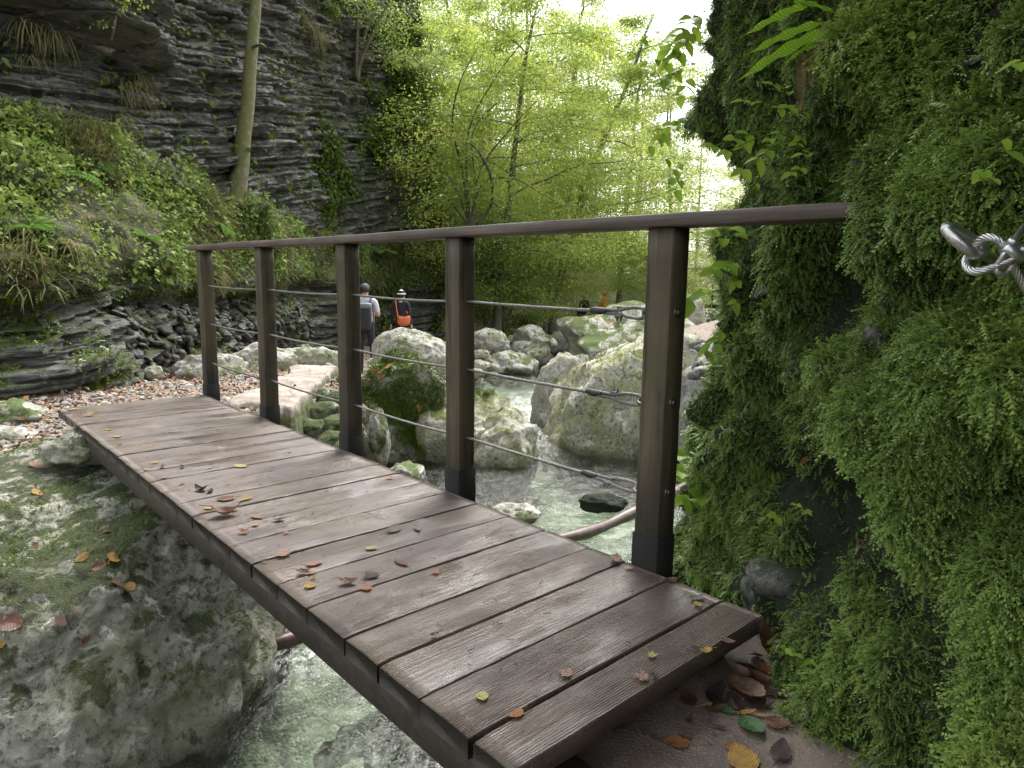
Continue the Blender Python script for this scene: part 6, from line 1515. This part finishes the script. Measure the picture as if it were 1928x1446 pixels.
grl = [(1408, 1305, 84, 'oval', 'tan', .45, 'largest tan leaf in the leaf pile at the end of the bridge', 1.2), (1440, 1235, 72, 'oval', 'brown', .6, 'tall ribbed brown leaf standing against the corner of the bridge', .2), (1384, 1277, 50, 'oval', 'tan', 1., 'pointed tan leaf curling up behind the largest tan leaf', .9), (1425, 1285, 46, 'oval', 'brown', .8, 'bright brown leaf folded behind the largest tan leaf', 2.), (1450, 1270, 42, 'oval', 'orange', .7, 'orange brown leaf below the tall ribbed leaf', .4), (1352, 1313, 60, 'oval', 'dark', .5, 'dark red brown wet leaf left of the largest tan leaf', 1.5), (1380, 1322, 54, 'oval', 'dark', .4, 'dark wet leaf just below the largest tan leaf', 1.0),
 (1405, 1345, 34, 'thin', 'yellow', .4, 'bright yellow leaf tip above the green leaf', .8), (1432, 1350, 22, 'thin', 'yellow', .3, 'small yellow leaf tip right of the bright yellow one', .3), (1416, 1372, 60, 'oval', 'green', .3, 'shiny green ribbed leaf on the dirt at the end of the bridge', -.9), (1464, 1367, 40, 'round', 'brown', .6, 'shiny brown curled leaf right of the green leaf', 0), (1332, 1331, 26, 'thin', 'pale', .4, 'thin yellow green leaf on the dirt left of the pile', 1.), (1365, 1338, 34, 'oval', 'green', .3, 'dull green crumpled leaf left of the yellow tips', 1.8), (1345, 1338, 30, 'oval', 'brown', .5, 'brown leaf beside the thin yellow green leaf', .6), (1296, 1325, 44, 'oval', 'brown', .5, 'brown leaf in the shade under the bridge end', .4), (1274, 1401, 42, 'oval', 'orange', .2, 'spotted orange brown leaf flat on the dirt', 1.9), (1380, 1410, 26, 'round', 'orange', .3, 'small orange leaf above the large speckled yellow one', .6), (1398, 1432, 58, 'round', 'yellow', .2, 'large speckled yellow leaf at the bottom edge of the picture', 1.1), (1296, 1358, 24, 'thin', 'brown', .5, 'small curled brown leaf on the bare dirt', .7), (1355, 1372, 26, 'thin', 'brown', .5, 'twisted brown scrap on the bare dirt left of the green leaf', 2.2), (1430, 1330, 50, 'oval', 'dark', .4, 'blackish wet leaf above the yellow leaf tips', .3), (1470, 1420, 50, 'oval', 'dark', .6, 'dark wet leaf at the foot of the mossy wall', .2), (1290, 1390, 20, 'oval', 'brown', .4, 'small brown leaf beside the spotted orange brown one', 2.), (1425, 1245, 40, 'oval', 'dark', .5, 'dark leaf behind the tall ribbed one', 1.), (1405, 1262, 36, 'oval', 'dark', .6, 'dark wet leaf in the gap beside the bridge corner', .5), (1460, 1310, 40, 'oval', 'dark', .5, 'dark leaf wedged under the mossy wall beside the largest tan leaf', .1)]
for a in grl: leaf(*a[:7], hit=GB, rot=a[7], tilt=(.9 if 'standing' in a[6] else .45 if 'curling' in a[6] or 'behind' in a[6] else .12), group=GL)
BB = BVHTree.FromPolygons(big_b[1].tolist(), big_b[2].tolist()); MBV = BVHTree.FromPolygons(mossy_b[1].tolist(), mossy_b[2].tolist()); RBV = BVHTree.FromPolygons(right_b[1].tolist(), right_b[2].tolist()); FBV = BVHTree.FromPolygons(flat_b[1].tolist(), flat_b[2].tolist())
BL = 'leaves lying on the foreground boulder'
for a in [(155, 1049, 22, 'oval', 'yellow', .3, 'bright yellow oval leaf on the foreground boulder'), (214, 1050, 34, 'oval', 'yellow', .5, 'yellow brown leaf standing in the moss of the foreground boulder'), (222, 1101, 46, 'maple', 'tan', .4, 'tan maple leaf on the foreground boulder'), (246, 1105, 18, 'round', 'yellow', .3, 'small yellow leaf beside the tan maple leaf'), (238, 1126, 28, 'oval', 'dark', .5, 'dark brown leaf below the tan maple leaf'), (188, 1066, 24, 'oval', 'brown', .5, 'brown leaf left of the tan maple leaf'), (70, 929, 24, 'oval', 'yellow', .4, 'pale yellow leaf on the upper part of the foreground boulder'), (76, 878, 36, 'oval', 'tan', .4, 'tan leaf on top of the foreground boulder'), (20, 1172, 50, 'oval', 'brown', .6, 'large brown leaf at the left edge of the foreground boulder'), (5, 1213, 18, 'round', 'yellow', .3, 'small yellow leaf at the very left edge'), (200, 1003, 20, 'oval', 'brown', .4, 'small brown leaf in the dark moss of the foreground boulder'), (66, 1028, 18, 'oval', 'brown', .4, 'brown leaf on the pale lichen of the foreground boulder'), (160, 1203, 16, 'oval', 'orange', .3, 'little orange brown leaf low on the foreground boulder'), (115, 1168, 22, 'oval', 'pink', .3, 'pinkish leaf low on the foreground boulder'), (80, 845, 22, 'maple', 'orange', .3, 'orange leaf at the crest of the foreground boulder')]:
    leaf(*a, hit=BB, group=BL)
for i, a in enumerate([(733, 690, 22, 'maple', 'orange', .3), (708, 702, 22, 'maple', 'yellow', .3), (720, 708, 20, 'maple', 'orange', .3), (695, 722, 22, 'maple', 'pink', .3), (735, 742, 22, 'maple', 'tan', .3), (715, 745, 18, 'oval', 'brown', .4), (770, 757, 22, 'maple', 'orange', .3), (790, 765, 20, 'maple', 'yellow', .3), (748, 738, 18, 'oval', 'tan', .4), (700, 688, 14, 'round', 'yellow', .3)]):
    leaf(*a, 'orange or tan autumn leaf on the mossy boulder behind the third post', hit=MBV, group='autumn leaves on the mossy stream boulder')
leaf(1085, 696, 14, 'maple', 'orange', .3, 'single orange leaf on the big streaked boulder', hit=RBV, group='leaves on far boulders'); leaf(1100, 690, 10, 'oval', 'brown', .3, 'brown leaf above the orange one on the big streaked boulder', hit=RBV, group='leaves on far boulders')
for a in [(1145, 607, 10, 'maple', 'orange'), (1152, 603, 9, 'maple', 'yellow'), (1125, 600, 9, 'oval', 'yellow')]: leaf(*a, .3, 'yellow or orange leaf on the broad pale boulder', hit=FBV, group='leaves on far boulders')
for i, (x, y, s, k_, c_, lab) in enumerate([(1880, 605, 40, 'oval', 'brown', 'shiny brown leaf caught in the moss near the right edge'), (1383, 776, 16, 'oval', 'orange', 'small orange leaf caught in the moss right of the near post'), (1622, 1024, 18, 'oval', 'brown', 'brown leaf caught in the bright moss of the lower wall'), (1515, 865, 16, 'oval', 'orange', 'rust leaf scrap in the moss, middle of the wall'), (1488, 1080, 26, 'oval', 'brown', 'brown leaf on the bare rock under the moss'), (1820, 118, 34, 'oval', 'silver', 'grey leaf in the upper hollow of the mossy wall'), (1425, 1152, 34, 'oval', 'brown', 'brown leaf at the foot of the rock beside the bridge corner')]):
    leaf(x, y, s, k_, c_, .6, lab, hit=RBVH, group='leaves caught on the mossy wall')
# crumbs of rotten leaf on the dirt under the bridge end and along the wall foot
tG = (GV[:, 0]-P1[0])*B[0]+(GV[:, 1]-P1[1])*B[1]
wd_ = ((tG < -.2) & (GV[:, 2] > -.3) & (GV[:, 0] > -.3) & (GV[:, 1] > .6)).astype(float)*(.25+2.*np.exp(-((GV[:, 0]-(.62+.25*(GV[:, 1]-1.5)))/.12)**2))
P, q = sample(GV, GQ, wd_, 1500)
V, Q, T, A = scatter_leaves(P+np.array([0, 0, .004]), np.tile([0, 0, 1.], (len(P), 1)), np.minimum(RS.gamma(1.6, .010, len(P))+.004, .05), RS.rand(len(P))**2.2*.8, kite(.5), None)
tag(link('rotten_litter', mesh('rotten_litter', V, Q, T, False, A), MT['litter']), kind='stuff')
# twigs and crumbs on the deck
mb = MB(); g = np.random.RandomState(3)
for k in range(260):
    t_ = g.uniform(-.38, 4.4); w_ = g.uniform(.02, 1.0); p = br(t_, w_, .003); a = g.rand()*6.28; l = g.gamma(2, .008)
    s = np.linspace(-.5, .5, 4); mb.tube(p+np.stack([np.cos(a)*s*l, np.sin(a)*s*l, .002+0*s], 1)+g.normal(size=(4, 3))*np.array([.12*l, .12*l, 0]), .0007+.0006*g.rand(), 3, cap=False)
tag(mb.build('deck_debris', MT['twig']), kind='stuff')
mb = MB(); mb.tube(smooth_path([at(1432, 1376, 2.08), at(1440, 1410, 2.0), at(1452, 1450, 1.93)], 10)+np.array([0, 0, -.015]), .011, 8); tag(mb.build('stick', MT['twig'], loc=at(1432, 1376, 2.08)), 'dark wet stick on the dirt at the foot of the mossy wall', 'stick')
# the damp bright air of the gorge
HAZE = 0
if HAZE:
    mb = MB(); mb.box((10, 52, 13.5), np.eye(3), (72, 62, 18.5)); m, nt = newmat('damp_air')
    vs = nd(nt, 'ShaderNodeVolumePrincipled', {'Color': (.95, .97, .92, 1), 'Density': .0018, 'Anisotropy': .3})
    nd(nt, 'ShaderNodeOutputMaterial', {'Volume': vs.outputs[0]})
    tag(mb.build('haze', m), kind='stuff')
SC.cycles.volume_bounces = 0; SC.cycles.volume_step_rate = 4
